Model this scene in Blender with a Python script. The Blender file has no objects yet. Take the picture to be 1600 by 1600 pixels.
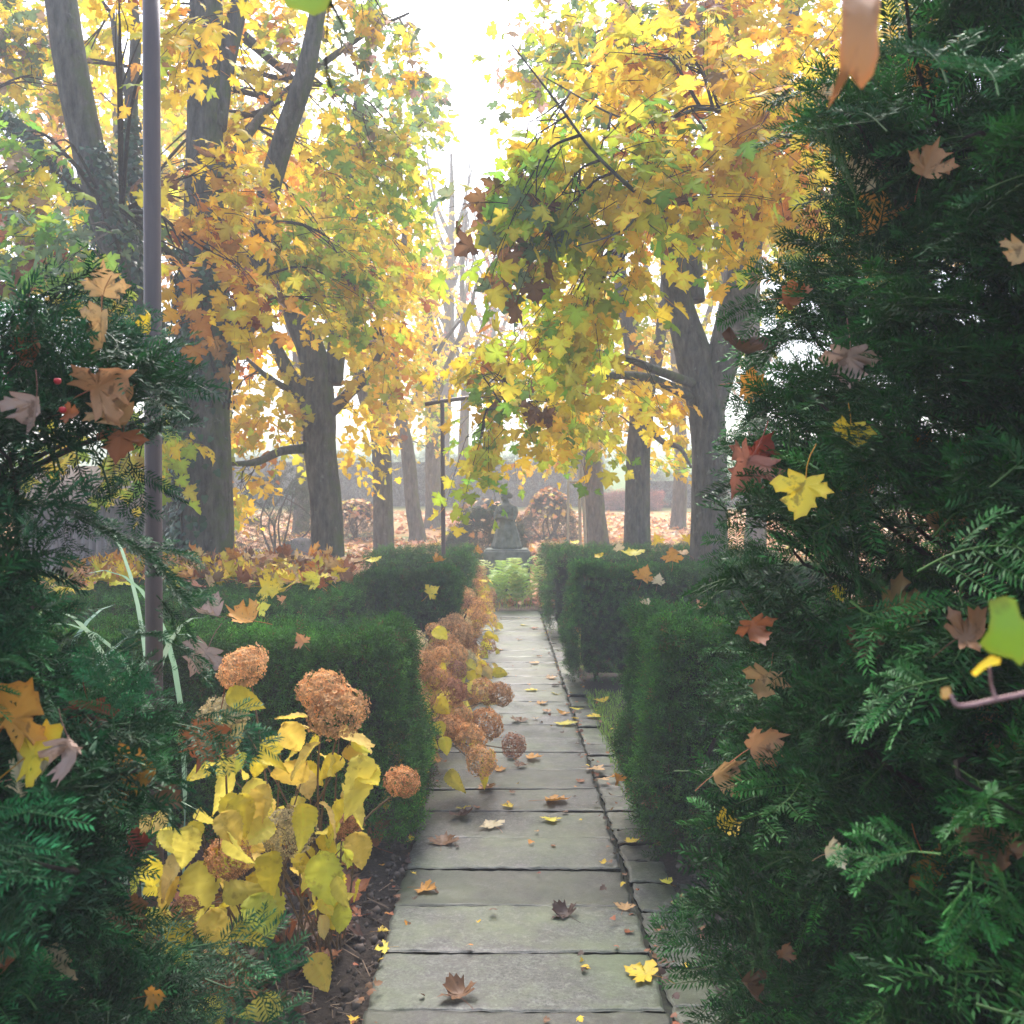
import bpy, math, random
import numpy as np
from mathutils import Vector, Matrix, noise as mnoise

# ------------------------------------------------------------------ camera, sky, sun, exposure
scn = bpy.context.scene
COL = scn.collection
F, HOR, CX, CAMZ = 1500.0, 790.0, 800.0, 1.6     # focal length in picture pixels, horizon row, centre column, eye height
cam_d = bpy.data.cameras.new('camera'); cam = bpy.data.objects.new('camera', cam_d); COL.objects.link(cam)
cam.location = (0, 0, CAMZ); cam.rotation_euler = (math.radians(90), 0, 0)
cam_d.sensor_width = 36; cam_d.sensor_fit = 'HORIZONTAL'; cam_d.lens = 36 * F / 1600
cam_d.shift_y = -(800 - HOR) / 1600
cam_d.clip_start = 0.05; cam_d.clip_end = 2000
cam_d.dof.use_dof = True; cam_d.dof.focus_distance = 4.2; cam_d.dof.aperture_fstop = 36 * F / 1600 / 1000 / 0.0034 
scn.camera = cam
SUN_EL, SUN_AZ = math.radians(50), math.radians(-4)      # azimuth measured from +Y towards +X
w = bpy.data.worlds.new('World'); scn.world = w; w.use_nodes = True
nt = w.node_tree; bg = nt.nodes['Background']
sky = nt.nodes.new('ShaderNodeTexSky'); sky.sky_type = 'NISHITA'; sky.sun_disc = False
sky.sun_elevation = SUN_EL; sky.sun_rotation = SUN_AZ; sky.air_density = 1.0; sky.dust_density = 3.0; sky.ozone_density = 1.0
nt.links.new(sky.outputs[0], bg.inputs[0]); bg.inputs[1].default_value = 0.15
sd = bpy.data.lights.new('sun', 'SUN'); sd.energy = 2.0; sd.angle = math.radians(40); sd.color = (1, 0.98, 0.96)
so = bpy.data.objects.new('sun', sd); COL.objects.link(so)
sdir = Vector((math.sin(SUN_AZ) * math.cos(SUN_EL), math.cos(SUN_AZ) * math.cos(SUN_EL), math.sin(SUN_EL)))
so.rotation_euler = sdir.to_track_quat('Z', 'Y').to_euler()
scn.view_settings.view_transform = 'Standard'; scn.view_settings.look = 'None'
scn.view_settings.exposure = 1.85; scn.view_settings.gamma = 1
cy = scn.cycles
cy.max_bounces = 8; cy.diffuse_bounces = 5; cy.glossy_bounces = 2; cy.transmission_bounces = 5; cy.volume_bounces = 3
cy.transparent_max_bounces = 4; cy.use_denoising = True; cy.use_adaptive_sampling = True; cy.adaptive_threshold = 0.02
cy.caustics_reflective = False; cy.caustics_refractive = False
try: cy.denoiser = 'OPENIMAGEDENOISE'
except Exception: pass

R = np.random.default_rng(7)
random.seed(7)

# ------------------------------------------------------------------ helpers
def P(px, py, Y):
    """the point at depth Y seen at picture position px, py"""
    return np.array([(px - CX) / F * Y, Y, CAMZ - (py - HOR) / F * Y])

def proj(p):
    return CX + p[..., 0] / p[..., 1] * F, HOR + (CAMZ - p[..., 2]) / p[..., 1] * F

def ground_z(x, y):
    y = np.asarray(y, float); x = np.asarray(x, float)
    t = np.clip((y - 15.0), 0, None)
    z = 0.054 * t * np.clip(t / 4, 0, 1)
    z = z + np.clip(y - 44, 0, None) * 0.045
    return z

class Acc:
    def __init__(s): s.v = []; s.c = []; s.t = []; s.q = []; s.n = 0
    def add(s, v, tris=None, quads=None, col=(1, 1, 1)):
        v = np.asarray(v, float).reshape(-1, 3); k = len(v)
        c = np.asarray(col, float)
        c = np.broadcast_to(c, (k, 3)) if c.ndim == 1 else c
        s.v.append(v); s.c.append(c)
        if tris is not None and len(tris): s.t.append(np.asarray(tris, np.int64) + s.n)
        if quads is not None and len(quads): s.q.append(np.asarray(quads, np.int64) + s.n)
        s.n += k
    def inst(s, T, rot, off, scale, col):
        """T: template (v, shade, tris, quads); rot (m,3,3) rows are local axes; off (m,3); scale (m,); col (m,3)"""
        v, sh, t, q = T; m = len(off); k = len(v)
        if m == 0: return
        w_ = np.einsum('kj,mjl->mkl', v, rot) * np.asarray(scale)[:, None, None] + off[:, None, :]
        c = col[:, None, :] * sh[None, :, :]
        base = (np.arange(m) * k)[:, None, None] + s.n
        s.v.append(w_.reshape(-1, 3)); s.c.append(c.reshape(-1, 3))
        if len(t): s.t.append((t[None] + base).reshape(-1, 3))
        if len(q): s.q.append((q[None] + base).reshape(-1, 4))
        s.n += m * k
    def build(s, name, mat, parent=None, smooth=True):
        me = bpy.data.meshes.new(name)
        v = np.concatenate(s.v) if s.v else np.zeros((0, 3)); c = np.concatenate(s.c)
        t = np.concatenate(s.t) if s.t else np.zeros((0, 3), np.int64)
        q = np.concatenate(s.q) if s.q else np.zeros((0, 4), np.int64)
        me.vertices.add(len(v)); me.vertices.foreach_set('co', v.astype(np.float32).ravel())
        nl = t.size + q.size; me.loops.add(nl)
        me.loops.foreach_set('vertex_index', np.concatenate([t.ravel(), q.ravel()]).astype(np.int32))
        me.polygons.add(len(t) + len(q))
        st = np.concatenate([np.arange(len(t)) * 3, t.size + np.arange(len(q)) * 4]).astype(np.int32)
        me.polygons.foreach_set('loop_start', st)
        if smooth: me.polygons.foreach_set('use_smooth', np.ones(len(t) + len(q), bool))
        me.update(calc_edges=True)
        a = me.color_attributes.new('tint', 'FLOAT_COLOR', 'POINT')
        a.data.foreach_set('color', np.concatenate([c, np.ones((len(c), 1))], 1).astype(np.float32).ravel())
        if mat: me.materials.append(mat)
        o = bpy.data.objects.new(name, me); COL.objects.link(o)
        if parent: o.parent = parent
        return o

def tag(o, label=None, cat=None, group=None, kind=None):
    if label: o['label'] = label
    if cat: o['category'] = cat
    if group: o['group'] = group
    if kind: o['kind'] = kind
    return o

def empty(name, loc, label, cat, group=None):
    o = bpy.data.objects.new(name, None); COL.objects.link(o); o.location = tuple(float(a) for a in loc)
    return tag(o, label, cat, group)

def adopt(o, root):
    """parent o (built in world coordinates) to an unrotated root"""
    off = Vector(root.location)
    me = o.data; me.transform(Matrix.Translation(-off)); o.parent = root
    return o

def nrm(a): return a / np.maximum(np.linalg.norm(a, axis=-1, keepdims=True), 1e-9)

def basis(d, n):
    """rows x,y,z with y along d and z near n"""
    y = nrm(d); z = n - (n * y).sum(-1, keepdims=True) * y; z = nrm(z); x = np.cross(y, z)
    return np.stack([x, y, z], 1)

def rnd_dirs(m): return nrm(R.normal(size=(m, 3)))

def smooth_path(pts, n):
    pts = np.asarray(pts, float); k = len(pts)
    if k == 2:
        u = np.linspace(0, 1, n)[:, None]; return pts[0] * (1 - u) + pts[1] * u
    e = np.vstack([2 * pts[0] - pts[1], pts, 2 * pts[-1] - pts[-2]])
    out = []
    for u in np.linspace(0, k - 1 - 1e-6, n):
        i = int(u); f = u - i; p0, p1, p2, p3 = e[i], e[i + 1], e[i + 2], e[i + 3]
        out.append(0.5 * ((2 * p1) + (-p0 + p2) * f + (2 * p0 - 5 * p1 + 4 * p2 - p3) * f * f + (-p0 + 3 * p1 - 3 * p2 + p3) * f ** 3))
    return np.array(out)

def tube(acc, pts, rad, n=None, sides=8, rough=0.0, col=(1, 1, 1), cap=True):
    pts = np.asarray(pts, float); rad = np.asarray(rad, float)
    n = n or max(4, 4 * len(pts))
    c = smooth_path(pts, n); r = np.interp(np.linspace(0, 1, n), np.linspace(0, 1, len(rad)), rad)
    t = nrm(np.gradient(c, axis=0))
    ref = np.array([0, 1.0, 0]) if abs(t[0][1]) < 0.8 else np.array([1.0, 0, 0])
    ang = np.linspace(0, 2 * np.pi, sides, endpoint=False)
    x = nrm(np.cross(t, ref)); y = np.cross(t, x)
    rr = r[:, None] * np.ones(sides)
    if rough:
        ph = R.uniform(0, 6, 4)
        k = np.arange(n)[:, None]
        L = np.linalg.norm(np.diff(c, axis=0), axis=1).sum(); s_ = k / n * L
        rr = rr * (1 + rough * (0.5 * np.sin(3 * ang + ph[0] + 1.2 * s_) + 0.35 * np.sin(5 * ang + ph[1] - 2.1 * s_) + 0.3 * np.sin(8 * ang + ph[2] + 3.7 * s_) + 0.25 * R.normal(size=(n, sides))))
    v = c[:, None] + rr[..., None] * (np.cos(ang)[None, :, None] * x[:, None] + np.sin(ang)[None, :, None] * y[:, None])
    q = []
    i, j = np.meshgrid(np.arange(n - 1), np.arange(sides), indexing='ij'); j2 = (j + 1) % sides
    q = np.stack([i * sides + j, (i + 1) * sides + j, (i + 1) * sides + j2, i * sides + j2], -1).reshape(-1, 4)
    vv = v.reshape(-1, 3); tr = None
    if cap:
        vv = np.vstack([vv, c[0], c[-1]]); a, b = n * sides, n * sides + 1; J = np.arange(sides)
        tr = np.vstack([np.stack([np.full(sides, a), J, (J + 1) % sides], 1), np.stack([np.full(sides, b), (n - 1) * sides + (J + 1) % sides, (n - 1) * sides + J], 1)])
    acc.add(vv, tr, q, col)
    return c

# ------------------------------------------------------------------ materials
def new_mat(name):
    m = bpy.data.materials.new(name); m.use_nodes = True; n = m.node_tree
    b = n.nodes['Principled BSDF']; return m, n, b

def N(nt_, t, **kw):
    x = nt_.nodes.new(t)
    for k, v in kw.items(): setattr(x, k, v)
    return x

def noise_(n, scale, detail=4, rough=0.6, coord='Object', mapscale=None):
    tc = N(n, 'ShaderNodeTexCoord'); tx = N(n, 'ShaderNodeTexNoise'); tx.inputs['Scale'].default_value = scale
    tx.inputs['Detail'].default_value = detail; tx.inputs['Roughness'].default_value = rough
    if mapscale:
        mp = N(n, 'ShaderNodeMapping'); mp.inputs['Scale'].default_value = mapscale
        n.links.new(tc.outputs[coord], mp.inputs[0]); n.links.new(mp.outputs[0], tx.inputs['Vector'])
    else: n.links.new(tc.outputs[coord], tx.inputs['Vector'])
    return tx

def ramp(n, src, stops):
    r = N(n, 'ShaderNodeValToRGB'); e = r.color_ramp.elements
    while len(e) > 1: e.remove(e[-1])
    e[0].position = stops[0][0]; e[0].color = (*stops[0][1], 1) if len(stops[0][1]) == 3 else stops[0][1]
    for p, c in stops[1:]:
        k = e.new(p); k.color = (*c, 1)
    n.links.new(src, r.inputs[0]); return r

def mix(n, fac, a, b, mode='MIX'):
    m = N(n, 'ShaderNodeMix', data_type='RGBA', blend_type=mode)
    for s_, v in ((m.inputs[0], fac), (m.inputs[6], a), (m.inputs[7], b)):
        if isinstance(v, (int, float)): s_.default_value = v
        elif isinstance(v, tuple): s_.default_value = (*v, 1)
        else: n.links.new(v, s_)
    return m.outputs[2]

def bump(n, b, src, strength, dist):
    k = N(n, 'ShaderNodeBump'); k.inputs['Strength'].default_value = strength; k.inputs['Distance'].default_value = dist
    n.links.new(src, k.inputs['Height']); n.links.new(k.outputs[0], b.inputs['Normal'])

def leaf_mat(name, trans=0.45, rough=0.5, spots=0.35, spot_col=(0.16, 0.07, 0.02), scale=30, spec=0.35, var=0.25):
    m, n, b = new_mat(name)
    at = N(n, 'ShaderNodeAttribute', attribute_name='tint')
    tx = noise_(n, scale, 3, 0.6); lo = noise_(n, scale * 0.25, 2, 0.5)
    c = mix(n, var, at.outputs['Color'], ramp(n, lo.outputs['Fac'], [(0.3, (0.45, 0.4, 0.35)), (0.7, (1.25, 1.2, 1.1))]).outputs[0], 'MULTIPLY')
    sp = ramp(n, tx.outputs['Fac'], [(0.58, (0, 0, 0)), (0.68, (spots,) * 3)])
    c = mix(n, sp.outputs[0], c, spot_col)
    n.links.new(c, b.inputs['Base Color']); b.inputs['Roughness'].default_value = rough; b.inputs['Specular IOR Level'].default_value = spec
    if trans:
        tr = N(n, 'ShaderNodeBsdfTranslucent'); n.links.new(c, tr.inputs[0])
        mx = N(n, 'ShaderNodeMixShader'); mx.inputs[0].default_value = trans
        n.links.new(b.outputs[0], mx.inputs[1]); n.links.new(tr.outputs[0], mx.inputs[2])
        n.links.new(mx.outputs[0], n.nodes['Material Output'].inputs[0])
    return m

M_maple = leaf_mat('maple_leaf', 0.62, 0.5, 0.25, (0.35, 0.17, 0.03), spec=.2, var=.12)
M_dry = leaf_mat('dry_leaf', 0.22, 0.5, 0.6, (0.10, 0.045, 0.02), 45)
M_litter = leaf_mat('leaf_litter', 0.1, 0.6, 0.3, (0.12, 0.05, 0.02), 20)
M_yew = leaf_mat('yew_needle', 0.12, 0.5, 0.0, scale=9, var=0.6, spec=0.15)
M_hedge = leaf_mat('hedge_needle', 0.15, 0.6, 0.0, scale=5, var=0.6, spec=0.15)
M_ivy = leaf_mat('ivy_leaf', 0.1, 0.35, 0.0, scale=6)
M_floret = leaf_mat('dry_floret', 0.3, 0.7, 0.3, (0.12, 0.05, 0.02), 60, 0.15)
M_hleaf = leaf_mat('hydrangea_leaf', 0.5, 0.55, 0.45, (0.3, 0.17, 0.03), 26, 0.2)
M_green = leaf_mat('green_blade', 0.35, 0.5, 0.1, scale=10)
M_fresh = leaf_mat('fresh_leaf', 0.55, 0.5, 0.2, (0.45, 0.4, 0.02), 20)

def bark_mat(name, c1, c2, moss, scale=14):
    m, n, b = new_mat(name)
    a = noise_(n, scale, 8, 0.7, mapscale=(1, 1, 0.28)); big = noise_(n, 1.6, 4, 0.6)
    c = ramp(n, a.outputs['Fac'], [(0.3, c1), (0.7, c2)]).outputs[0]
    c = mix(n, 0.5, c, ramp(n, big.outputs['Fac'], [(0.3, (0.6, 0.6, 0.6)), (0.7, (1.2, 1.2, 1.15))]).outputs[0], 'MULTIPLY')
    lich = noise_(n, 9, 5, 0.7); c = mix(n, ramp(n, lich.outputs['Fac'], [(0.62, (0, 0, 0)), (0.72, (0.5,) * 3)]).outputs[0], c, (0.30, 0.31, 0.25))
    g = N(n, 'ShaderNodeNewGeometry'); sx = N(n, 'ShaderNodeSeparateXYZ'); n.links.new(g.outputs['Normal'], sx.inputs[0])
    ms = N(n, 'ShaderNodeMath', operation='MULTIPLY'); mr = ramp(n, sx.outputs['X'], [(0.25, (0, 0, 0)), (0.85, (1, 1, 1))])
    mn = ramp(n, noise_(n, 5, 6, 0.7).outputs['Fac'], [(0.4, (0, 0, 0)), (0.6, (1, 1, 1))])
    n.links.new(mr.outputs[0], ms.inputs[0]); n.links.new(mn.outputs[0], ms.inputs[1])
    m2 = N(n, 'ShaderNodeMath', operation='MULTIPLY'); n.links.new(ms.outputs[0], m2.inputs[0]); m2.inputs[1].default_value = moss
    c = mix(n, m2.outputs[0], c, (0.09, 0.12, 0.03))
    n.links.new(c, b.inputs['Base Color']); b.inputs['Roughness'].default_value = 0.85; b.inputs['Specular IOR Level'].default_value = 0.2
    bump(n, b, a.outputs['Fac'], 1.0, 0.06)
    return m
M_bark = bark_mat('maple_bark', (0.022, 0.019, 0.016), (0.20, 0.175, 0.145), 0.9)
M_twig = bark_mat('twig_bark', (0.035, 0.024, 0.018), (0.09, 0.065, 0.045), 0.0, 60)

def simple(name, c1, c2, scale, rough=0.8, bmp=0.3, bd=0.01, spec=0.3, metal=0.0, detail=6, mapscale=None):
    m, n, b = new_mat(name); a = noise_(n, scale, detail, 0.65, mapscale=mapscale)
    n.links.new(ramp(n, a.outputs['Fac'], [(0.32, c1), (0.68, c2)]).outputs[0], b.inputs['Base Color'])
    b.inputs['Roughness'].default_value = rough; b.inputs['Specular IOR Level'].default_value = spec; b.inputs['Metallic'].default_value = metal
    if bmp: bump(n, b, a.outputs['Fac'], bmp, bd)
    return m

# ------------------------------------------------------------------ ground
def ground_mat():
    m, n, b = new_mat('garden_ground')
    fine = noise_(n, 55, 8, 0.75); mid = noise_(n, 7, 6, 0.6); big = noise_(n, 0.35, 4, 0.6)
    soil = ramp(n, fine.outputs['Fac'], [(0.3, (0.035, 0.026, 0.020)), (0.7, (0.13, 0.10, 0.08))]).outputs[0]
    gr = ramp(n, mid.outputs['Fac'], [(0.3, (0.06, 0.11, 0.02)), (0.7, (0.16, 0.24, 0.05))]).outputs[0]
    litter = ramp(n, noise_(n, 9, 5, 0.8).outputs['Fac'], [(0.3, (0.26, 0.12, 0.05)), (0.5, (0.50, 0.27, 0.10)), (0.7, (0.62, 0.42, 0.2))]).outputs[0]
    tc = N(n, 'ShaderNodeTexCoord'); sx = N(n, 'ShaderNodeSeparateXYZ'); n.links.new(tc.outputs['Object'], sx.inputs[0])
    far = N(n, 'ShaderNodeMapRange'); far.inputs[1].default_value = 15; far.inputs[2].default_value = 17; n.links.new(sx.outputs['Y'], far.inputs[0])
    vf = N(n, 'ShaderNodeMapRange'); vf.inputs[1].default_value = 38; vf.inputs[2].default_value = 44; n.links.new(sx.outputs['Y'], vf.inputs[0])
    gm = ramp(n, big.outputs['Fac'], [(0.56, (0, 0, 0)), (0.66, (1, 1, 1))])
    lit2 = mix(n, gm.outputs[0], litter, gr)
    c = mix(n, far.outputs[0], soil, lit2); c = mix(n, vf.outputs[0], c, gr)
    n.links.new(c, b.inputs['Base Color']); b.inputs['Roughness'].default_value = 0.9; b.inputs['Specular IOR Level'].default_value = 0.2
    bump(n, b, fine.outputs['Fac'], 0.8, 0.03)
    return m
xs = np.unique(np.concatenate([np.linspace(-75, -6, 30), np.linspace(-6, 6, 90), np.linspace(6, 75, 30)]))
ys = np.unique(np.concatenate([np.linspace(-4, 1.5, 10), np.linspace(1.5, 8, 90), np.linspace(8, 46, 70), np.linspace(46, 140, 20)]))
X_, Y_ = np.meshgrid(xs, ys)
Z_ = ground_z(X_, Y_) - 0.012
bumpz = np.array([[mnoise.noise(Vector((x * 2.3, y * 2.3, 0))) * 0.5 + mnoise.noise(Vector((x * 9, y * 9, 3))) * 0.25 for x in xs] for y in ys])
pathx = 0.04 - 0.00667 * Y_
edge = np.clip((np.abs(X_ - pathx - 0.08) - 0.62) / 0.25, 0, 1)
Z_ = Z_ + bumpz * 0.035 * edge - 0.03 * (1 - edge)
nx, ny = len(xs), len(ys)
i, j = np.meshgrid(np.arange(ny - 1), np.arange(nx - 1), indexing='ij')
g = Acc(); g.add(np.stack([X_, Y_, Z_], -1).reshape(-1, 3), None, np.stack([i * nx + j, i * nx + j + 1, (i + 1) * nx + j + 1, (i + 1) * nx + j], -1).reshape(-1, 4))
tag(g.build('ground', ground_mat()), kind='structure')

# ------------------------------------------------------------------ path
def stone_mat(name, c1, c2, green):
    m, n, b = new_mat(name)
    at = N(n, 'ShaderNodeAttribute', attribute_name='tint')
    sp = noise_(n, 75, 8, 0.85); bl = noise_(n, 3.2, 6, 0.65); st = noise_(n, 9, 6, 0.7, mapscale=(0.5, 1.6, 1))
    c = ramp(n, sp.outputs['Fac'], [(0.4, c1), (0.62, c2)]).outputs[0]
    c = mix(n, 0.85, c, ramp(n, bl.outputs['Fac'], [(0.36, (0.38, 0.38, 0.42)), (0.64, (1.4, 1.37, 1.3))]).outputs[0], 'MULTIPLY')
    c = mix(n, 0.5, c, ramp(n, st.outputs['Fac'], [(0.35, (0.55, 0.55, 0.55)), (0.6, (1.15, 1.15, 1.15))]).outputs[0], 'MULTIPLY')
    lc_ = ramp(n, noise_(n, 26, 6, 0.85).outputs['Fac'], [(0.53, (0, 0, 0)), (0.60, (.55,) * 3)]); c = mix(n, lc_.outputs[0], c, (0.21, 0.21, 0.18))
    gm = ramp(n, noise_(n, 1.7, 5, 0.7).outputs['Fac'], [(0.42, (0, 0, 0)), (0.68, (green,) * 3)])
    c = mix(n, gm.outputs[0], c, (0.13, 0.16, 0.07))
    c = mix(n, 1.0, c, at.outputs['Color'], 'MULTIPLY')
    n.links.new(c, b.inputs['Base Color'])
    r = ramp(n, bl.outputs['Fac'], [(0.35, (0.30,) * 3), (0.65, (0.6,) * 3)]); n.links.new(r.outputs[0], b.inputs['Roughness'])
    b.inputs['Specular IOR Level'].default_value = 0.5
    bump(n, b, sp.outputs['Fac'], 0.35, 0.004)
    return m
M_slab = stone_mat('wet_paving_stone', (0.018, 0.018, 0.012), (0.135, 0.132, 0.120), 0.85)

def slab(acc, x0, x1, y0, y1, z, h, col, seg=0.03, wob=0.006, nxs=None):
    """a stone with worn rounded edges and a slightly uneven top"""
    nx_ = max(5, int((x1 - x0) / seg)); ny_ = max(5, int((y1 - y0) / seg))
    def sp_(n_, L): e = np.array([0, .003, .008, .016]) / L; return np.concatenate([e, np.linspace(.03 / L, 1 - .03 / L, n_), 1 - e[::-1]])
    u = sp_(nx_, x1 - x0); v = sp_(ny_, y1 - y0); nx_, ny_ = len(u), len(v)
    U, V = np.meshgrid(u, v)
    ph = R.uniform(0, 9, 6)
    ex = wob * (np.sin(V * 7 + ph[0]) + 0.6 * np.sin(V * 19 + ph[1])); ey = wob * (np.sin(U * 9 + ph[2]) + 0.6 * np.sin(U * 31 + ph[3]) + .5 * np.sin(U * 67 + ph[4]))
    Xg = x0 + (x1 - x0) * U + ex * (2 * U - 1); Yg = y0 + (y1 - y0) * V + ey * (2 * V - 1)
    dx = np.minimum(U, 1 - U) * (x1 - x0); dy = np.minimum(V, 1 - V) * (y1 - y0); d = np.minimum(dx, dy)
    tilt = R.normal(0, 0.004, 2)
    Zg = z - 0.006 * np.exp(-d / 0.004) + tilt[0] * (U - .5) + tilt[1] * (V - .5) + 0.0012 * R.normal(size=U.shape)
    top = np.stack([Xg, Yg, Zg], -1).reshape(-1, 3)
    i, j = np.meshgrid(np.arange(ny_ - 1), np.arange(nx_ - 1), indexing='ij')
    q = np.stack([i * nx_ + j, i * nx_ + j + 1, (i + 1) * nx_ + j + 1, (i + 1) * nx_ + j], -1).reshape(-1, 4)
    rim = np.concatenate([np.arange(nx_), np.arange(1, ny_) * nx_ + nx_ - 1, (ny_ - 1) * nx_ + np.arange(nx_ - 2, -1, -1), np.arange(ny_ - 2, 0, -1) * nx_])
    low = top[rim].copy(); low[:, 2] = z - h; k = len(rim); b0 = len(top); I = np.arange(k)
    q2 = np.stack([rim[I], b0 + I, b0 + (I + 1) % k, rim[(I + 1) % k]], 1)[:, ::-1]
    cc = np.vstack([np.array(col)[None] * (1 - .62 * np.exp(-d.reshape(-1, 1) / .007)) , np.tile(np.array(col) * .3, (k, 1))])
    acc.add(np.vstack([top, low]), None, np.vstack([q, q2]), cc)

ph_ = Acc(); pe = Acc()
yj = 2400 / (1578 - 790) - 0.397 * 4; k = 0
PC = lambda y: 0.035 - 0.00667 * y
SLABS = []
while yj < 14.35:
    d = 0.397; c = R.uniform(0.6, 1.35); c = {6: 0.5, 5: 1.15, 4: 1.05, 7: 1.12, 8: 0.95}.get(k, c)
    ym = yj + d / 2; gap = 0.0035 + 0.0025 * (k < 5)
    slab(ph_, PC(ym) - 0.478 + R.normal(0, .004), PC(ym) + 0.478, yj + gap, yj + d - gap, 0.0 + R.normal(0, .002), 0.09, (np.array([1.0, 1.0, 0.99]) + R.normal(0, .035, 3)) * c, 0.028 if yj < 5 else 0.06, 0.004)
    SLABS.append(yj); yj += d; k += 1
yj = 1.2; k = 0
while yj < 14.3:
    d = R.uniform(0.2, 0.3); ym = yj + d / 2; c = R.uniform(0.7, 1.15)
    x1 = PC(ym) + 0.502 + R.uniform(0.155, 0.185)
    slab(pe, PC(ym) + 0.500, x1, yj + 0.006, yj + d - 0.006, -0.012 + R.normal(0, .004), 0.09, np.array([1.0, 1.0, 0.96]) * c, 0.022 if yj < 5 else 0.05, 0.005)
    if yj < 4.2 and k % 2 == 0:
        slab(pe, x1 + 0.02, x1 + 0.15, yj + 0.02, yj + d + .03, -0.03, 0.09, np.array([1.0, 1.0, 0.93]) * c * 0.8, 0.03, 0.008)
    yj += d; k += 1
tag(ph_.build('path', M_slab), kind='structure')
tag(pe.build('path_edging', M_slab), kind='structure')
# soil and dark moss filling the joints
M_joint = simple('joint_soil', (0.015, 0.013, 0.01), (0.05, 0.055, 0.03), 40, 0.95, 0.6, 0.01)
jb = Acc(); ysj = np.linspace(1.0, 14.4, 200)
L_ = np.stack([PC(ysj) - .474, ysj, np.full(200, -0.022)], 1); Rr = np.stack([PC(ysj) + .66, ysj, np.full(200, -0.03)], 1)
I = np.arange(199); jb.add(np.vstack([L_, Rr]), None, np.stack([I, 200 + I, 201 + I, I + 1], 1))
tag(jb.build('path_bed', M_joint), kind='structure')

# ------------------------------------------------------------------ leaf templates
HALF = [(0, 0), (.10, -.06), (.24, -.10), (.43, -.15), (.41, -.02), (.35, .06), (.47, .06), (.55, .02), (.60, .12), (.78, .24), (.62, .29), (.58, .43), (.46, .38), (.32, .36),
        (.33, .48), (.44, .60), (.28, .64), (.20, .78), (.09, .82), (0, 1.0)]
def maple_template(curl, seed, hero=False, lod=False):
    rg = np.random.default_rng(seed)
    h = HALF
    if lod: h = [(0, 0), (.44, -.12), (.36, .08), (.74, .24), (.34, .38), (.40, .6), (0, 1.0)]
    pts = np.array(h + [(-x, y) for x, y in h[-2:0:-1]], float)
    pts = pts * (1 + rg.normal(0, 0.05, pts.shape)) ; pts[:, 1] -= 0.0
    c0 = np.array([0, 0.16]); n = len(pts)
    rings = [0.5, 1.0] if not hero else [0.28, 0.55, 0.8, 1.0]
    if lod: rings = [1.0]
    v2 = [c0] + [c0 + (pts - c0) * r_ for r_ in rings]
    v2 = np.vstack([v2[0][None], *v2[1:]])
    x, y = v2[:, 0], v2[:, 1] - .2
    r2 = x * x + y * y
    a = rg.uniform(0, 6.3, 4)
    z = curl[0] * r2 + curl[1] * np.abs(x) + curl[2] * y * np.abs(y) * 1.2
    z += curl[3] * 0.1 * (np.sin(7 * x + a[0]) + np.sin(8 * y + a[1]) + np.sin(13 * (x + y) + a[2]) * .5) * (r2 ** .5)
    if hero: z += 0.012 * np.sin(40 * np.arctan2(x, y + .4))
    v = np.stack([v2[:, 0], v2[:, 1], z], 1)
    t = [[0, 1 + i, 1 + (i + 1) % n] for i in range(n)]; q = []
    for k_ in range(len(rings) - 1):
        for i in range(n):
            i2 = (i + 1) % n; q.append([1 + k_ * n + i, 1 + (k_ + 1) * n + i, 1 + (k_ + 1) * n + i2, 1 + k_ * n + i2])
    sh = np.ones((len(v), 3)); sh[-n:] *= [0.88, 0.78, 0.75]
    if not lod:      # petiole, as long as the blade
        L = 0.8; m = len(v); w_ = 0.014; cz = rg.uniform(-.25, .1)
        pv = [];
        for s_ in np.linspace(0, 1, 4):
            p = np.array([0.05 * math.sin(3 * s_ + a[3]), 0.02 - L * s_, v[0, 2] * (1 - s_) + cz * s_ * s_])
            for k_ in range(3): pv.append(p + w_ * np.array([math.cos(k_ * 2.09), 0, math.sin(k_ * 2.09)]))
        pv = np.array(pv)
        for s_ in range(3):
            for k_ in range(3):
                k2 = (k_ + 1) % 3; q.append([m + s_ * 3 + k_, m + s_ * 3 + k2, m + s_ * 3 + 3 + k2, m + s_ * 3 + 3 + k_])
        v = np.vstack([v, pv]); sh = np.vstack([sh, np.tile([0.75, 0.5, 0.5], (len(pv), 1))])
    return v, sh, np.array(t), np.array(q).reshape(-1, 4)
LIVE = [maple_template((-.15, .12, -.2, .5), 1), maple_template((-.3, -.1, -.3, .8), 2), maple_template((.1, .25, -.25, .6), 3), maple_template((-.4, .2, .1, 1.), 4), maple_template((-.1, -.35, -.4, .6), 5)]
LOD = [maple_template((-.2, .2, -.2, 0), 11, lod=True), maple_template((-.2, -.3, -.3, 0), 12, lod=True), maple_template((.3, .3, .1, 0), 13, lod=True)]
HERO = [maple_template((.25, .05, .1, .8), 21, True), maple_template((.7, .1, .2, 1.4), 22, True), maple_template((-.3, .45, -.3, 1.2), 23, True), maple_template((.3, .8, .2, 1.2), 24, True), maple_template((1.1, -.2, .5, 2.0), 25, True), maple_template((-.1, .15, -.1, .5), 26, True)]
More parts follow.
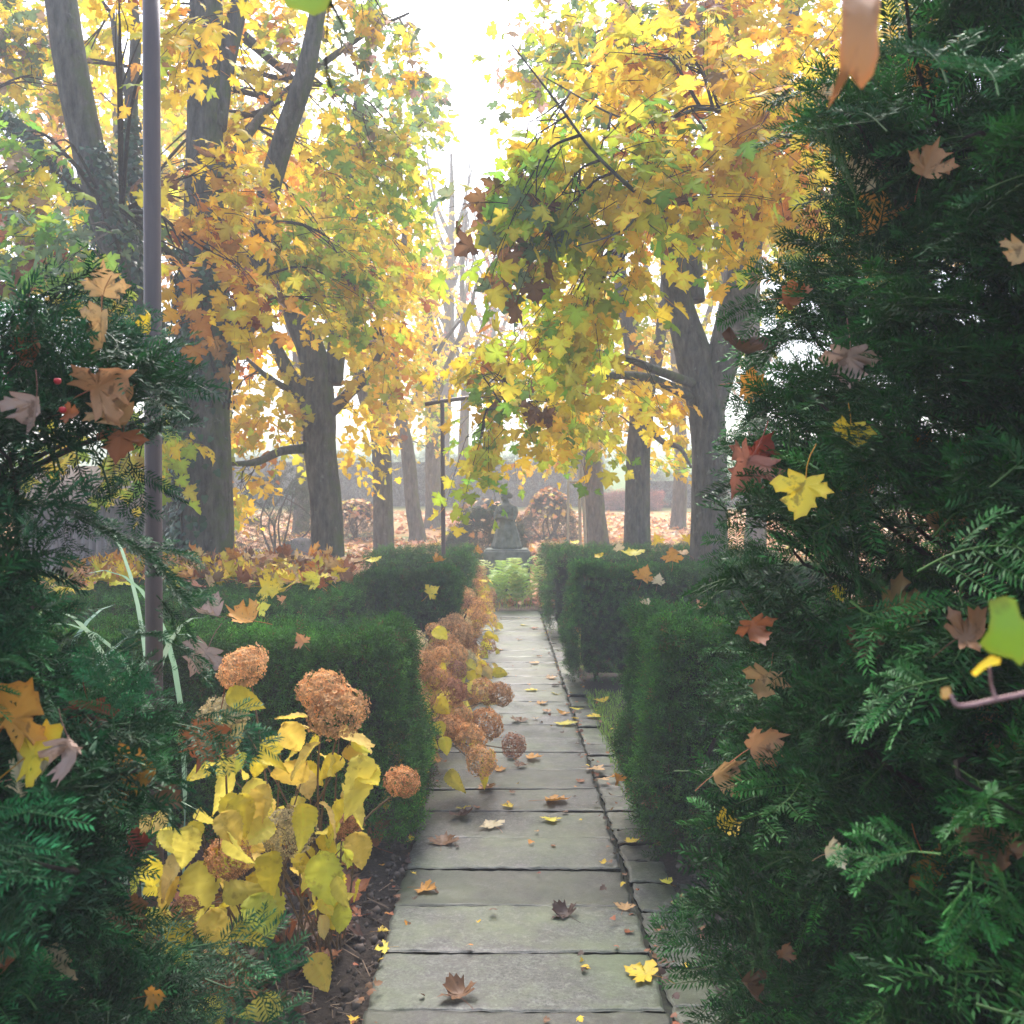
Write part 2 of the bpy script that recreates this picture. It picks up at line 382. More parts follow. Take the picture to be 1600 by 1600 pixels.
PAL = {
 'gold': (0.93, 0.66, 0.05), 'yellow': (0.95, 0.80, 0.08), 'lemon': (0.85, 0.76, 0.20), 'lime': (0.52, 0.66, 0.06), 'green': (0.28, 0.54, 0.07),
 'sage': (0.22, 0.34, 0.16), 'orange': (0.78, 0.36, 0.06), 'rust': (0.42, 0.14, 0.05), 'brown': (0.26, 0.13, 0.06), 'dark': (0.11, 0.06, 0.04),
 'tan': (0.70, 0.42, 0.18), 'cream': (0.85, 0.70, 0.42), 'salmon': (0.74, 0.38, 0.18), 'mauve': (0.46, 0.31, 0.24), 'red': (0.34, 0.07, 0.04), 'pink': (0.56, 0.22, 0.14)}
def pick(pal, m):
    """pal: dict name->weight ; returns (m,3) with jitter"""
    ks = list(pal); p = np.array([pal[k_] for k_ in ks], float); p /= p.sum()
    base = np.array([PAL[k_] for k_ in ks])[R.choice(len(ks), m, p=p)]
    return base * R.uniform(0.72, 1.2, (m, 1)) * (1 + R.normal(0, 0.06, (m, 3)))

# ------------------------------------------------------------------ yew shoots
def needle_quads(base, d, nrm_, L, wd):
    """arrays -> verts (m,4,3): kite shaped needles"""
    s = nrm(np.cross(d, nrm_)); mid = base + d * (L * 0.5)[:, None] + nrm_ * (L * 0.05)[:, None]
    tip = base + d * L[:, None] - nrm_ * (L * 0.06)[:, None]
    return np.stack([base, mid + s * wd[:, None], tip, mid - s * wd[:, None]], 1)

def shoot(vs, cs, o, d, up, length, nl, tipbright, radial=False, step=0.0028):
    m = max(6, int(length / step)); s_ = np.linspace(0.04, 1, m)
    pts = o + d[None] * (s_ * length)[:, None] - up[None] * (0.12 * length * s_ ** 2)[:, None]
    side = np.where(np.arange(m) % 2 == 0, 1.0, -1.0)
    lat = nrm(np.cross(d, up))
    if radial:
        a = np.arange(m) * 2.4; latd = lat[None] * np.cos(a)[:, None] + up[None] * np.sin(a)[:, None]
    else:
        latd = lat[None] * side[:, None] + up[None] * R.uniform(0.05, 0.45, (m, 1))
    fw = 0.55 + 0.9 * s_ ** 3
    nd = nrm(latd + d[None] * fw[:, None] + R.normal(0, 0.10, (m, 3)))
    L = nl * (0.75 + 0.35 * np.sin(np.pi * np.clip(s_ * .9 + .1, 0, 1))) * R.uniform(0.85, 1.12, m)
    nn = nrm(np.cross(nd, np.cross(up[None] + R.normal(0, .3, (m, 3)), nd)))
    q = needle_quads(pts, nd, nn, L, np.full(m, nl * 0.092))
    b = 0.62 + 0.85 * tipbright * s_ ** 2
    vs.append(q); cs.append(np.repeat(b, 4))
    return pts

def spray_template(seed, nside, L, nl, dens=0.0028, droop=0.25):
    global R
    keep = R; R = np.random.default_rng(seed)
    vs, cs = [], []; st = Acc()
    ax = [np.array([R.normal(0, .02) * s_, s_ * L, 0.10 * L * math.sin(2 * s_) - droop * L * s_ * s_]) for s_ in np.linspace(0, 1, 8)]
    ax = smooth_path(ax, 24)
    up = np.array([0, 0, 1.0])
    for i in range(nside):
        f = 0.18 + 0.8 * i / nside; k_ = int(f * 23); sd_ = 1 if i % 2 == 0 else -1
        t = nrm(ax[min(k_ + 1, 23)] - ax[k_ - 1])
        d = nrm(t * R.uniform(.5, 1.0) + np.array([sd_, 0, 0]) * R.uniform(.6, 1.0) + up * R.uniform(-.25, .3))
        ln = L * (0.5 * (1 - f) + 0.16) * R.uniform(0.7, 1.25)
        u2 = nrm(up + R.normal(0, .35, 3))
        p = shoot(vs, cs, ax[k_], d, u2, ln, nl, R.uniform(.3, 1.4), step=dens)
        tube(st, [ax[k_], p[len(p) // 2], p[-1]], [.0012, .001, .0005], 4, 3, cap=False)
        if ln > 0.45 * L * .5 and R.random() < .8:
            j = len(p) // 2; d2 = nrm(d + t * .9 * (1 if R.random() < .5 else -.2) + R.normal(0, .2, 3))
            shoot(vs, cs, p[j], d2, u2, ln * .6, nl * .9, R.uniform(.3, 1.4), step=dens)
    # leading shoot, with needles along the outer half of the axis
    for a_, b_ in ((6, 12), (12, 18), (18, 23)):
        d = nrm(ax[b_] - ax[a_]); shoot(vs, cs, ax[a_], d, up, np.linalg.norm(ax[b_] - ax[a_]) * (1.0 if b_ < 23 else 1.25), nl * .95, 1.0 if b_ == 23 else .2, step=dens)
    tube(st, ax[::6], [.0028, .002, .0014, .0008], 8, 3, cap=False)
    q = np.concatenate(vs).reshape(-1, 3); n = len(q) // 4
    sh = np.repeat(np.concatenate(cs)[:, None], 3, 1)
    sv = np.concatenate(st.v); sq = np.concatenate(st.q)
    v = np.vstack([q, sv]); shs = np.vstack([sh, np.tile([1.8, .9, 1.0], (len(sv), 1))])
    R = keep
    return v, shs, np.zeros((0, 3), int), np.vstack([np.arange(n * 4).reshape(-1, 4), sq + len(q)])
SPRAY = [spray_template(100 + i, 7 + i % 4, 0.24, 0.025, 0.0041, [.1, .25, .35, .2, .45, .3][i]) for i in range(6)]
def tuft_template(seed, L, nl, m, nsh=3):
    global R
    keep = R; R = np.random.default_rng(seed); vs, cs = [], []
    for k_ in range(nsh):
        d = nrm(np.array([R.normal(0, .45), 1, R.normal(0, .45)])); up = nrm(np.cross(rnd_dirs(1)[0], d))
        shoot(vs, cs, np.array([0, .0, 0]), d, up, L * R.uniform(.6, 1.1), nl, R.uniform(.5, 1.3), radial=k_ % 2 == 0, step=L / m)
    q = np.concatenate(vs).reshape(-1, 3); sh = np.repeat(np.concatenate(cs)[:, None], 3, 1); R = keep
    return q, sh, np.zeros((0, 3), int), np.arange(len(q)).reshape(-1, 4)
TUFT = [tuft_template(200 + i, 0.052, 0.020, 9) for i in range(5)]
TUFT_FAR = [tuft_template(230 + i, 0.07, 0.030, 7, 2) for i in range(4)]

# ------------------------------------------------------------------ hedges
M_core = simple('hedge_shade_filler', (0.010, 0.016, 0.008), (0.028, 0.034, 0.018), 30, 1.0, 0.8, 0.05, 0.0)  # near-black colour painting the shaded inside of a hedge onto a filler box
def hedge(label, x0, x1, y0, y1, h, dens, far=False, sparse=False, stems=6, lean=None, hue=(1, 1, 1), pathside=0, flare=.6, group='clipped yew hedges along the path'):
    """clipped block: faces front, back, top, both ends; pathside -1/+1: the end that flares towards the path"""
    h -= .055
    root = empty('yew_hedge', ((x0 + x1) / 2, (y0 + y1) / 2, 0), label, 'hedge', group)
    fol = Acc(); T = TUFT_FAR if far else TUFT
    W, D = x1 - x0, y1 - y0
    def lump(p): return 0.015 * np.sin(p[:, 0] * 9 + p[:, 2] * 7) + 0.018 * np.sin(p[:, 1] * 11 - p[:, 2] * 5 + 2) + 0.02 * np.sin(p[:, 2] * 17 + p[:, 0] * 13)
    def put(p, nr, scale=1.0, keep=1.0):
        z = p[:, 2] / h
        # flare: widest about a third up, drawn in at the ground
        fl = 0.10 * np.clip(1 - np.abs(z - .35) / .55, -0.6, 1)
        if pathside:
            w_ = np.clip(1 - np.abs(p[:, 0] - (x1 if pathside < 0 else x0)) / 0.5, 0, 1)
            p[:, 0] += (1 if pathside < 0 else -1) * fl * flare * w_
        p[:, 1] += np.sign(p[:, 1] - (y0 + y1) / 2) * fl * .35 * (np.abs(nr[:, 1]) > .5)
        # round the top edges
        p = p + nr * (lump(p)[:, None]) - nr * (0.05 * np.clip(z - .96, 0, 1) * 8)[:, None] * (nr[:, 2:3] < .5)
        m = len(p)
        d = nrm(nr + R.normal(0, .42, (m, 3)) + np.array([0, 0, .30])); n2 = rnd_dirs(m)
        rot = basis(d, n2); c = np.array([0.060, 0.180, 0.030]) * np.array(hue) * R.uniform(.45, 1.5, (m, 1)) * (1 + R.normal(0, .07, (m, 3)))
        hl = R.random(m) < .12; c[hl] *= [1.7, 1.6, 1.0]; bn = R.random(m) < .03; c[bn] = np.array([.22, .12, .05]) * R.uniform(.5, 1.3, (bn.sum(), 1))
        g_ = np.sin(p[:, 0] * 61 + 3 * np.sin(p[:, 2] * 23)) * np.sin(p[:, 2] * 57 + 2 * np.sin(p[:, 1] * 31)) * np.sin(p[:, 1] * 53 + p[:, 0] * 19 + 1.3)
        lf = 1 + .28 * np.sin(p[:, 0] * 4.1 + 2 * np.sin(p[:, 2] * 5)) * np.sin(p[:, 2] * 6.3 + p[:, 1] * 5); c *= lf[:, None]
        wh = R.integers(0, len(T), m); p = p - nr * (R.uniform(0.0, .08, m) + .06 * np.clip(g_ + .1, 0, 1))[:, None]
        for k_ in range(len(T)):
            s_ = wh == k_; fol.inst(T[k_], rot[s_], p[s_], R.uniform(.85, 1.4, s_.sum()) * scale, c[s_])
    def face(n_, f): return f(R.uniform(0, 1, n_), R.uniform(0, 1, n_), n_)
    zf = lambda b: 0.06 + (h - .06) * b ** (0.85)
    if sparse:
        def front(a, b, n_):
            z = zf(b); x = x0 + W * a
            hole = (z < .55) & (np.sin(x * 14) * np.sin(z * 9 + x * 3) > -.25)
            z = np.where(hole, z + .45, z); return np.stack([x, np.full(n_, y0), np.minimum(z, h)], 1)
    else:
        def front(a, b, n_): return np.stack([x0 + W * a, np.full(n_, y0), zf(b)], 1)
    for f, area, nr in ((front, W * h, (0, -1, 0)),
                        (lambda a, b, n_: np.stack([x0 + W * a, np.full(n_, y1), zf(b)], 1), W * h * .4, (0, 1, 0)),
                        (lambda a, b, n_: np.stack([x0 + W * a, y0 + D * b, np.full(n_, h - .03)], 1), W * D * 1.1, (0, 0, 1)),
                        (lambda a, b, n_: np.stack([np.full(n_, x0), y0 + D * a, zf(b)], 1), D * h * (1.1 if pathside > 0 else .3), (-1, 0, 0)),
                        (lambda a, b, n_: np.stack([np.full(n_, x1), y0 + D * a, zf(b)], 1), D * h * (1.1 if pathside < 0 else .3), (1, 0, 0))):
        n_ = int(area * dens)
        if n_: put(face(n_, f), np.tile(np.array(nr, float), (n_, 1)))
    adopt(fol.build('foliage', M_hedge, smooth=False), root)
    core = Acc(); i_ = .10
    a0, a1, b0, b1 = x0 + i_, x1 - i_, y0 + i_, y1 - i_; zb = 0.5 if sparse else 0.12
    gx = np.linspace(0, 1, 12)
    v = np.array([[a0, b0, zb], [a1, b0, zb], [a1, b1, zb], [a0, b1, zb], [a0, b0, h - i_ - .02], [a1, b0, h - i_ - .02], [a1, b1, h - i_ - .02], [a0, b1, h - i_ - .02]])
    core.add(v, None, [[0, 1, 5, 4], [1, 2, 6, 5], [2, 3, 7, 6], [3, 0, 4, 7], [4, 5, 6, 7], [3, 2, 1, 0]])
    adopt(core.build('shade_filler', M_core, smooth=False), root)  # added filler box, dark like the shade between the shoots
    sa = Acc()
    for k_ in range(stems):
        x = x0 + W * (k_ + .5) / stems + R.normal(0, .03); y = (y0 + y1) / 2 + R.normal(0, D * .15)
        for b in range(3):
            tube(sa, [[x, y, -.03], [x + R.normal(0, .04), y + R.normal(0, .04), .25], [x + R.normal(0, .14), y + R.normal(0, .15), .62]], [.016, .012, .008], 8, 5)
    if stems: adopt(sa.build('stem', M_twig), root)
    return root
HD = 2500
hedge('nearest hedge left of the path, behind the yellow-leaved hydrangea', -2.6, -0.56, 4.4, 5.2, 1.04, HD, pathside=-1, flare=1.4, hue=(1.1, 1.1, .9))
hedge('wide low hedge block under a heap of fallen leaves, left of the path', -4.2, -1.25, 6.3, 8.9, 1.04, 900, stems=0, hue=(1.05, 1.05, .9))
hedge('hedge left of the path with bare stems showing below, second from the front', -1.3, -0.52, 8.3, 9.2, 1.07, 1700, sparse=True, pathside=-1, stems=8, hue=(.75, .75, .8))
hedge('third hedge from the front on the left of the path', -1.75, -0.52, 11.0, 11.9, 1.07, 420, True, pathside=-1)
hedge('farthest low hedge on the left, at the foot of the rusty pole', -1.95, -0.55, 13.6, 14.5, 1.05, 420, True, pathside=-1)
hedge('nearest hedge right of the path, beside the wild yew', 0.64, 2.4, 4.2, 5.15, 1.13, HD, pathside=1)
hedge('second hedge from the front on the right, with maple leaves stuck to its face', 0.56, 2.9, 8.4, 9.3, 1.12, 1500, pathside=1, hue=(1, 1, 1.1))
hedge('third hedge from the front on the right, at the foot of a maple trunk', 0.47, 3.4, 11.8, 12.7, 1.09, 420, True, pathside=1)
hedge('farthest low hedge on the right of the path, near the statue', 0.48, 3.4, 15.0, 15.9, 1.02, 420, True, pathside=1)

# ------------------------------------------------------------------ maples
SKYGAP = [(640, -50), (650, 60), (672, 130), (696, 190), (712, 270), (738, 330), (752, 300), (772, 220), (790, 160), (800, 90), (850, 40), (870, -50)]
def in_poly(px, py, poly):
    c = np.zeros(px.shape, bool); n = len(poly); j = n - 1
    for i in range(n):
        xi, yi = poly[i]; xj, yj_ = poly[j]
        c ^= ((yi > py) != (yj_ > py)) & (px < (xj - xi) * (py - yi) / (yj_ - yi + 1e-9) + xi); j = i
    return c
def crown(acc, tw, skel, clumps, lod=None):
    """clumps: (px, py, rx, ry in picture px at depth Y, Y, half depth, sprays, palette, leaf size)"""
    for (cx_, cy_, rx, ry, Y, dY, ns, pal, ls) in clumps:
        ns = max(8, int(ns * (.62 if Y < 8.5 else .9))); cy_ -= (30 if Y < 9 else 14); rx *= 1.15; ry *= 1.12
        C0 = P(cx_, cy_, Y); sx, sz = rx * Y / F, ry * Y / F
        u = rnd_dirs(ns) * (R.uniform(0, 1, (ns, 1)) ** (1 / 2.6)); dY = dY * .7
        o = C0 + u * np.array([sx, dY, sz])
        # clumping: pull sprays towards a few centres
        kc = max(3, ns // 9); cen = o[R.choice(ns, kc)]; nearest = cen[((o[:, None] - cen[None]) ** 2).sum(-1).argmin(1)]
        o = o + (nearest - o) * 0.18
        q = ((o[:, None] - skel[None]) ** 2).sum(-1).argmin(1); src = skel[q]
        outd = nrm(nrm(o - src) * 1.0 + R.normal(0, .5, (ns, 3)) + np.array([0, 0, -.15]))
        nlv = 9; tl = 0.55 * R.uniform(.6, 1.2, ns)
        px, py = proj(o)
        ok = ~in_poly(px + R.normal(0, 26, ns), py + R.normal(0, 20, ns), SKYGAP)
        o, src, outd, tl = o[ok], src[ok], outd[ok], tl[ok]; ns_ = len(o)
        if ns_ == 0: continue
        sprc = pick(pal, ns_)
        fr = np.linspace(.05, 1, nlv)[None, :, None]
        pts = o[:, None] + outd[:, None] * fr * tl[:, None, None] + np.array([0, 0, -1.]) * (fr ** 2) * (tl * .25)[:, None, None]
        perp = nrm(np.cross(outd, rnd_dirs(ns_)))[:, None] * np.where(np.arange(nlv) % 2 == 0, 1, -1)[None, :, None]
        ld = nrm(outd[:, None] * .6 + perp * .9 + np.array([0, 0, -.75]) + R.normal(0, .35, (ns_, nlv, 3)))
        lp = pts + ld * 0.05
        nrmal = nrm(np.array([0, -.25, 1.0]) + R.normal(0, .5, (ns_, nlv, 3)) + outd[:, None] * .5)
        lp = lp.reshape(-1, 3) ; ld = ld.reshape(-1, 3); nrmal = nrmal.reshape(-1, 3)
        m = len(lp); col = np.where(R.random((m, 1)) < .6, np.repeat(sprc, nlv, 0), pick(pal, m)) * R.uniform(.85, 1.15, (m, 1))
        T = LIVE if (Y < 12.5 and not lod) else LOD
        rot = basis(ld, nrmal); wh = R.integers(0, len(T), m); sc = ls * R.uniform(.42, 1.15, m)
        pad = .55 if T is LIVE else .1
        off = lp + ld * (sc * pad)[:, None]
        for k_ in range(len(T)):
            s_ = wh == k_; acc.inst(T[k_], rot[s_], off[s_], sc[s_], col[s_])
        # twigs
        for i in range(ns_):
            if Y < 12.5 or i % 3 == 0:
                tube(tw, [o[i], pts[i, 4], pts[i, -1]], [.004, .003, .0018], 4, 3, cap=False)
        # boughs from the limb to the clump centres
        for c_ in cen[:: (1 if Y < 13 else 2)]:
            k_ = ((skel - c_) ** 2).sum(-1).argmin(); s0 = skel[k_]; dd = c_ - s0; L = np.linalg.norm(dd)
            if L > 0.25:
                mid = s0 + dd * .5 + np.array([0, 0, .12 * L]) + R.normal(0, .06 * L, 3)
                r0 = min(.035, .008 + .008 * L)
                tube(tw, [s0, mid, c_], [r0, r0 * .6, .004], 9, 5, cap=False)
                for s_ in range(2):
                    nb = o[((o - c_) ** 2).sum(-1).argsort()[1 + s_ * 2: 2 + s_ * 2]]
                    for b in nb: tube(tw, [mid, (mid + b) / 2 + R.normal(0, .04, 3), b], [r0 * .5, .005, .003], 6, 4, cap=False)

def pt(seq): return [P(x, y, Y) for x, y, Y in seq]
def maple(label, limbs, clumps, leafname='crown', group='maples standing along both sides of the path', rough=.03, cat='tree', name='maple_tree', sides=20, mat=None, extra_dead=None):
    """limbs: list of (pixel points with depth, radii); the first is the trunk"""
    p0 = P(*limbs[0][0][0]); root = empty(name, (p0[0], p0[1], float(ground_z(p0[0], p0[1]))), label, cat, group)
    tr = Acc(); sk = []
    for i, (pts, rad) in enumerate(limbs):
        q = pt(pts)
        if i == 0:
            gz = float(ground_z(q[0][0], q[0][1])) - .08
            q = [np.array([q[0][0], q[0][1], gz]), np.array([q[0][0], q[0][1], gz + .3])] + q[1:]
            rad = [rad[0] * 1.35, rad[0] * 1.05] + list(rad[1:])
        c = tube(tr, q, rad, 10 * len(q) if i == 0 else 7 * len(q), sides if i == 0 else 12, rough)
        sk.append(c if i else c[len(c) // 3:])
    skel = np.vstack(sk)
    adopt(tr.build('trunk', mat or M_bark), root)
    cr = Acc(); tw = Acc()
    crown(cr, tw, skel, clumps)
    if cr.n: adopt(cr.build(leafname, M_maple, smooth=False), root)
    if tw.n: adopt(tw.build('branches', M_twig), root)
    return root
YG = {'gold': 4, 'yellow': 6, 'lime': 2, 'orange': .5, 'brown': .2}
YL = {'gold': 3, 'yellow': 5, 'lime': 4, 'green': 1, 'brown': .2}
GY = {'lime': 6, 'green': 2, 'yellow': 5, 'gold': 2, 'brown': .12}
OR = {'gold': 6, 'yellow': 4, 'orange': 2, 'rust': .5, 'lime': 1}
AU = {'orange': 2.5, 'gold': 6, 'yellow': 3, 'brown': .7, 'rust': .6}
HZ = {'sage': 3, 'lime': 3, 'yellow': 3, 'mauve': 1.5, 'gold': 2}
LS = .14
# the near left maple with its two upper stems
maple('big mossy maple trunk in front on the left, right behind the tall rusty pole',
  [([(316, 960, 9.4), (322, 780, 9.4), (318, 620, 9.4), (322, 500, 9.4), (318, 380, 9.3), (320, 200, 9.3), (322, 60, 9.3), (322, -120, 9.3)], [.30, .262, .245, .235, .19, .17, .16, .14]),
   ([(338, 200, 9.3), (350, 110, 9.35), (375, 0, 9.4), (390, -110, 9.4)], [.10, .10, .085, .07]),
   ([(340, 560, 9.4), (385, 500, 9.3), (405, 400, 9.1), (420, 300, 9.0), (445, 210, 8.9), (478, 110, 8.8), (500, 0, 8.8), (520, -80, 8.8)], [.13, .12, .115, .105, .1, .09, .07, .06]),
   ([(330, 520, 9.4), (300, 440, 9.0), (250, 380, 8.4), (190, 330, 7.9)], [.06, .045, .03, .012]),
   ([(330, 300, 9.3), (420, 170, 10.5), (560, 60, 11), (640, 20, 11)], [.06, .05, .03, .012])],
  [(320, 345, 80, 70, 7.6, .8, 40, AU, LS), (345, 450, 65, 50, 7.4, .6, 20, AU, LS), (425, 370, 60, 90, 9.8, .6, 30, YL, LS),
   (400, 160, 110, 130, 10.5, 1.2, 70, OR, LS), (560, 90, 90, 110, 10.5, 1.4, 60, HZ, LS), (160, 70, 150, 110, 12.2, 1.4, 60, YG, LS), (215, 300, 60, 80, 12, 1, 34, YL, LS),
   (560, 250, 80, 100, 10.5, 1.2, 52, GY, LS), (510, 420, 70, 90, 10, 1, 50, YL, LS), (260, 40, 90, 60, 7.5, .7, 26, OR, LS)])
maple('ivy-covered maple leaning to the left behind the tall rusty pole',
  [([(285, 960, 10.2), (280, 800, 10.2), (255, 620, 10.2), (205, 450, 10.2), (165, 330, 10.1), (135, 220, 10.1), (112, 110, 10), (95, 0, 10), (80, -110, 10)], [.22, .2, .19, .185, .175, .17, .165, .16, .15]),
   ([(240, 560, 10.3), (225, 420, 10.5), (213, 300, 10.6), (205, 170, 10.7), (212, 60, 10.7), (200, -60, 10.7)], [.13, .11, .09, .07, .06, .05]),
   ([(205, 170, 10.7), (185, 90, 10.8), (175, 20, 10.9)], [.04, .035, .03]),
   ([(190, 420, 10.2), (120, 300, 10.4), (40, 210, 10.6), (-40, 160, 10.8)], [.09, .07, .06, .04])],
  [(20, 130, 90, 110, 11.8, 1.2, 56, HZ, LS), (30, 320, 80, 90, 8.6, .8, 40, {'lime': 3, 'green': 3, 'mauve': 2, 'yellow': 2, 'gold': 1}, LS), (60, 400, 100, 60, 7.6, .8, 36, {'green': 5, 'sage': 4, 'lime': 1, 'rust': .7}, LS),
   (-20, 20, 110, 90, 11, 1.5, 50, HZ, LS), (230, 700, 60, 50, 8.6, .6, 16, GY, LS), (130, 690, 60, 40, 8, .5, 14, YL, LS), (130, 460, 90, 50, 9, .6, 24, YL, LS)])
maple('maple with a forked trunk and mossy right side, second trunk on the left',
  [([(513, 960, 13.2), (510, 800, 13.2), (500, 700, 13.2), (498, 640, 13.2), (490, 560, 13.2), (462, 490, 13.2), (440, 420, 13.1), (420, 330, 13)], [.235, .215, .22, .24, .2, .17, .13, .1]),
   ([(490, 650, 13.2), (455, 590, 13.1), (425, 530, 13), (400, 470, 13), (380, 400, 13)], [.12, .1, .08, .07, .05]),
   ([(510, 650, 13.2), (540, 620, 13), (575, 585, 12.8), (600, 540, 12.6)], [.10, .08, .06, .03]),
   ([(520, 600, 13.2), (530, 500, 13.3), (538, 380, 13.4), (550, 250, 13.5), (560, 150, 13.5)], [.14, .12, .1, .08, .06]),
   ([(538, 400, 13.4), (570, 320, 13.6), (600, 240, 13.8)], [.08, .06, .04]),
   ([(490, 700, 13.2), (440, 705, 12.9), (400, 722, 12.5), (355, 725, 12.2)], [.07, .06, .05, .02]),
   ([(470, 620, 13.1), (420, 590, 12.9), (385, 560, 12.8)], [.05, .04, .02])],
  [(410, 540, 60, 70, 13.6, .7, 26, OR, LS), (420, 660, 70, 80, 13, 1, 50, YG, LS), (385, 760, 30, 50, 12.8, .6, 14, YG, LS), (530, 470, 50, 50, 11.8, .6, 20, YL, LS),
   (570, 470, 60, 90, 13.5, 1.2, 52, OR, LS), (560, 300, 70, 90, 14, 1.3, 56, YG, LS), (620, 390, 50, 60, 14, 1.2, 34, YG, LS), (545, 700, 36, 60, 13.6, .8, 20, {'yellow': 4, 'gold': 3}, LS),
   (600, 580, 40, 40, 12.5, .8, 20, YG, LS), (480, 300, 80, 110, 14, 1.3, 60, YG, LS), (640, 180, 60, 100, 14.5, 1.5, 36, HZ, LS)])
maple('slim hazy maple trunk left of the path, third from the left',
  [([(600, 900, 20), (598, 760, 20), (594, 680, 20), (580, 640, 20), (565, 600, 20), (550, 540, 20), (540, 450, 20)], [.215, .2, .2, .2, .15, .12, .09]),
   ([(595, 680, 20), (612, 610, 20), (615, 520, 20), (625, 420, 20), (640, 320, 20)], [.14, .13, .12, .09, .05])],
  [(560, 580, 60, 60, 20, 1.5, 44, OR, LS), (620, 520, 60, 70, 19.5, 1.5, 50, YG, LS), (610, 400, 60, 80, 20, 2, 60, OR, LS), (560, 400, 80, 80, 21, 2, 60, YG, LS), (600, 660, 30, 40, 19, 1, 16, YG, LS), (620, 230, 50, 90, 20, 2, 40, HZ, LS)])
maple('slightly bent hazy maple trunk just left of the dark metal pole',
  [([(652, 900, 26.5), (645, 790, 26.5), (636, 700, 26.5), (618, 620, 26.5), (612, 540, 26.5), (610, 440, 26.5)], [0.219, 0.202, 0.19, 0.173, 0.138, 0.104]),
   ([(630, 660, 26.5), (660, 600, 26.5), (690, 540, 26.5), (720, 500, 26.5)], [0.104, 0.0807, 0.0576, 0.0346])],
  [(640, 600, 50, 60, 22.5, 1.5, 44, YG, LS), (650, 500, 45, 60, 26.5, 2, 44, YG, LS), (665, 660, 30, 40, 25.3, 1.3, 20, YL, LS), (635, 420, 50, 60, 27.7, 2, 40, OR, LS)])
maple('palest straight maple trunk left of the path, behind the dark metal pole',
  [([(677, 900, 31), (677, 790, 31), (676, 690, 31), (674, 600, 31), (668, 500, 31), (660, 400, 31)], [0.276, 0.258, 0.241, 0.23, 0.172, 0.115]),
   ([(675, 640, 31), (700, 570, 31), (730, 500, 31), (745, 440, 31)], [0.138, 0.103, 0.0689, 0.0459])],
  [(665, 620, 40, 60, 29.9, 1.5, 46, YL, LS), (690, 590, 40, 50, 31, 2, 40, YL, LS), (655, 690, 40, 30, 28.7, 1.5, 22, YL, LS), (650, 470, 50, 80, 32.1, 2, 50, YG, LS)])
# right side
maple('stout forked maple at the right, half hidden by the wild yew',
  [([(1108, 900, 11.4), (1108, 800, 11.4), (1108, 700, 11.4), (1100, 620, 11.4), (1085, 560, 11.4), (1062, 480, 11.4), (1050, 400, 11.2), (1040, 300, 11), (1030, 180, 10.8), (1010, 60, 10.6)], [.24, .21, .205, .22, .22, .17, .14, .12, .1, .08]),
   ([(1112, 640, 11.4), (1135, 540, 11.3), (1155, 450, 11.2), (1175, 340, 11.1), (1200, 200, 11), (1230, 60, 11), (1250, -60, 11)], [.16, .20, .20, .16, .13, .1, .08]),
   ([(1085, 470, 11.4), (1080, 380, 11.5), (1075, 250, 11.6)], [.13, .11, .09]),
   ([(1085, 600, 11.3), (1030, 580, 10.6), (980, 560, 9.9), (930, 548, 9.3)], [.06, .05, .035, .015]),
   ([(1080, 620, 11.3), (1010, 590, 10.5), (930, 590, 9.6), (880, 615, 9.2), (830, 630, 9.0), (760, 640, 8.8)], [.06, .05, .04, .03, .02, .01]),
   ([(1060, 440, 11.3), (1050, 380, 9), (1040, 330, 7.5), (1005, 310, 6.2), (930, 240, 5.8), (870, 160, 5.6), (800, 70, 5.5)], [.07, .05, .03, .015, .010, .007, .004]),
   ([(1170, 300, 11), (1150, 250, 8.5), (1190, 190, 7), (1240, 130, 6.2)], [.06, .04, .025, .012]),
   ([(1005, 310, 6.2), (985, 350, 6.0), (950, 370, 5.8), (900, 385, 5.7)], [.010, .008, .006, .003]),
   ([(1190, 190, 7), (1100, 170, 6.8), (1030, 190, 6.6), (960, 180, 6.5), (850, 120, 6.4)], [.02, .014, .010, .007, .004])],
  [(900, 260, 95, 80, 6.0, .7, 36, GY, LS), (1000, 290, 100, 80, 6.4, .9, 50, YL, LS), (1130, 260, 110, 100, 7.0, .9, 62, OR, LS), (1180, 190, 80, 60, 6.4, .6, 34, AU, LS),
   (920, 385, 90, 60, 6.4, .7, 38, GY, LS), (930, 450, 70, 40, 7.0, .7, 18, GY, LS), (900, 490, 60, 50, 6.8, .6, 24, YL, LS), (900, 520, 50, 28, 7.6, .6, 10, {'gold': 3, 'yellow': 3, 'brown': 2, 'lime': 2}, LS),
   (1190, 300, 80, 60, 7.4, .7, 30, YL, LS), (1020, 170, 130, 70, 7.4, .9, 46, OR, LS), (850, 340, 60, 60, 6, .5, 20, {'sage': 3, 'lime': 3, 'brown': 2, 'yellow': 1}, LS),
   (850, 590, 90, 40, 9.2, .9, 22, YG, LS), (800, 655, 45, 32, 8.9, .5, 18, YL, LS), (840, 645, 80, 30, 9.0, .6, 20, {'lime': 3, 'green': 2, 'yellow': 4, 'gold': 2}, LS), (748, 705, 30, 14, 8.9, .4, 7, GY, LS), (930, 620, 70, 35, 9.8, .9, 14, YG, LS), (1000, 610, 50, 25, 10, .8, 8, YG, LS),
   (1000, 60, 140, 90, 9.5, 1.2, 70, HZ, LS), (1170, 60, 130, 80, 10, 1.2, 70, YG, LS), (880, 110, 80, 80, 11, 1.2, 34, HZ, LS), (1290, 100, 110, 110, 10, 1.5, 60, YG, LS), (1300, 300, 110, 110, 10, 1.5, 40, YG, LS)])
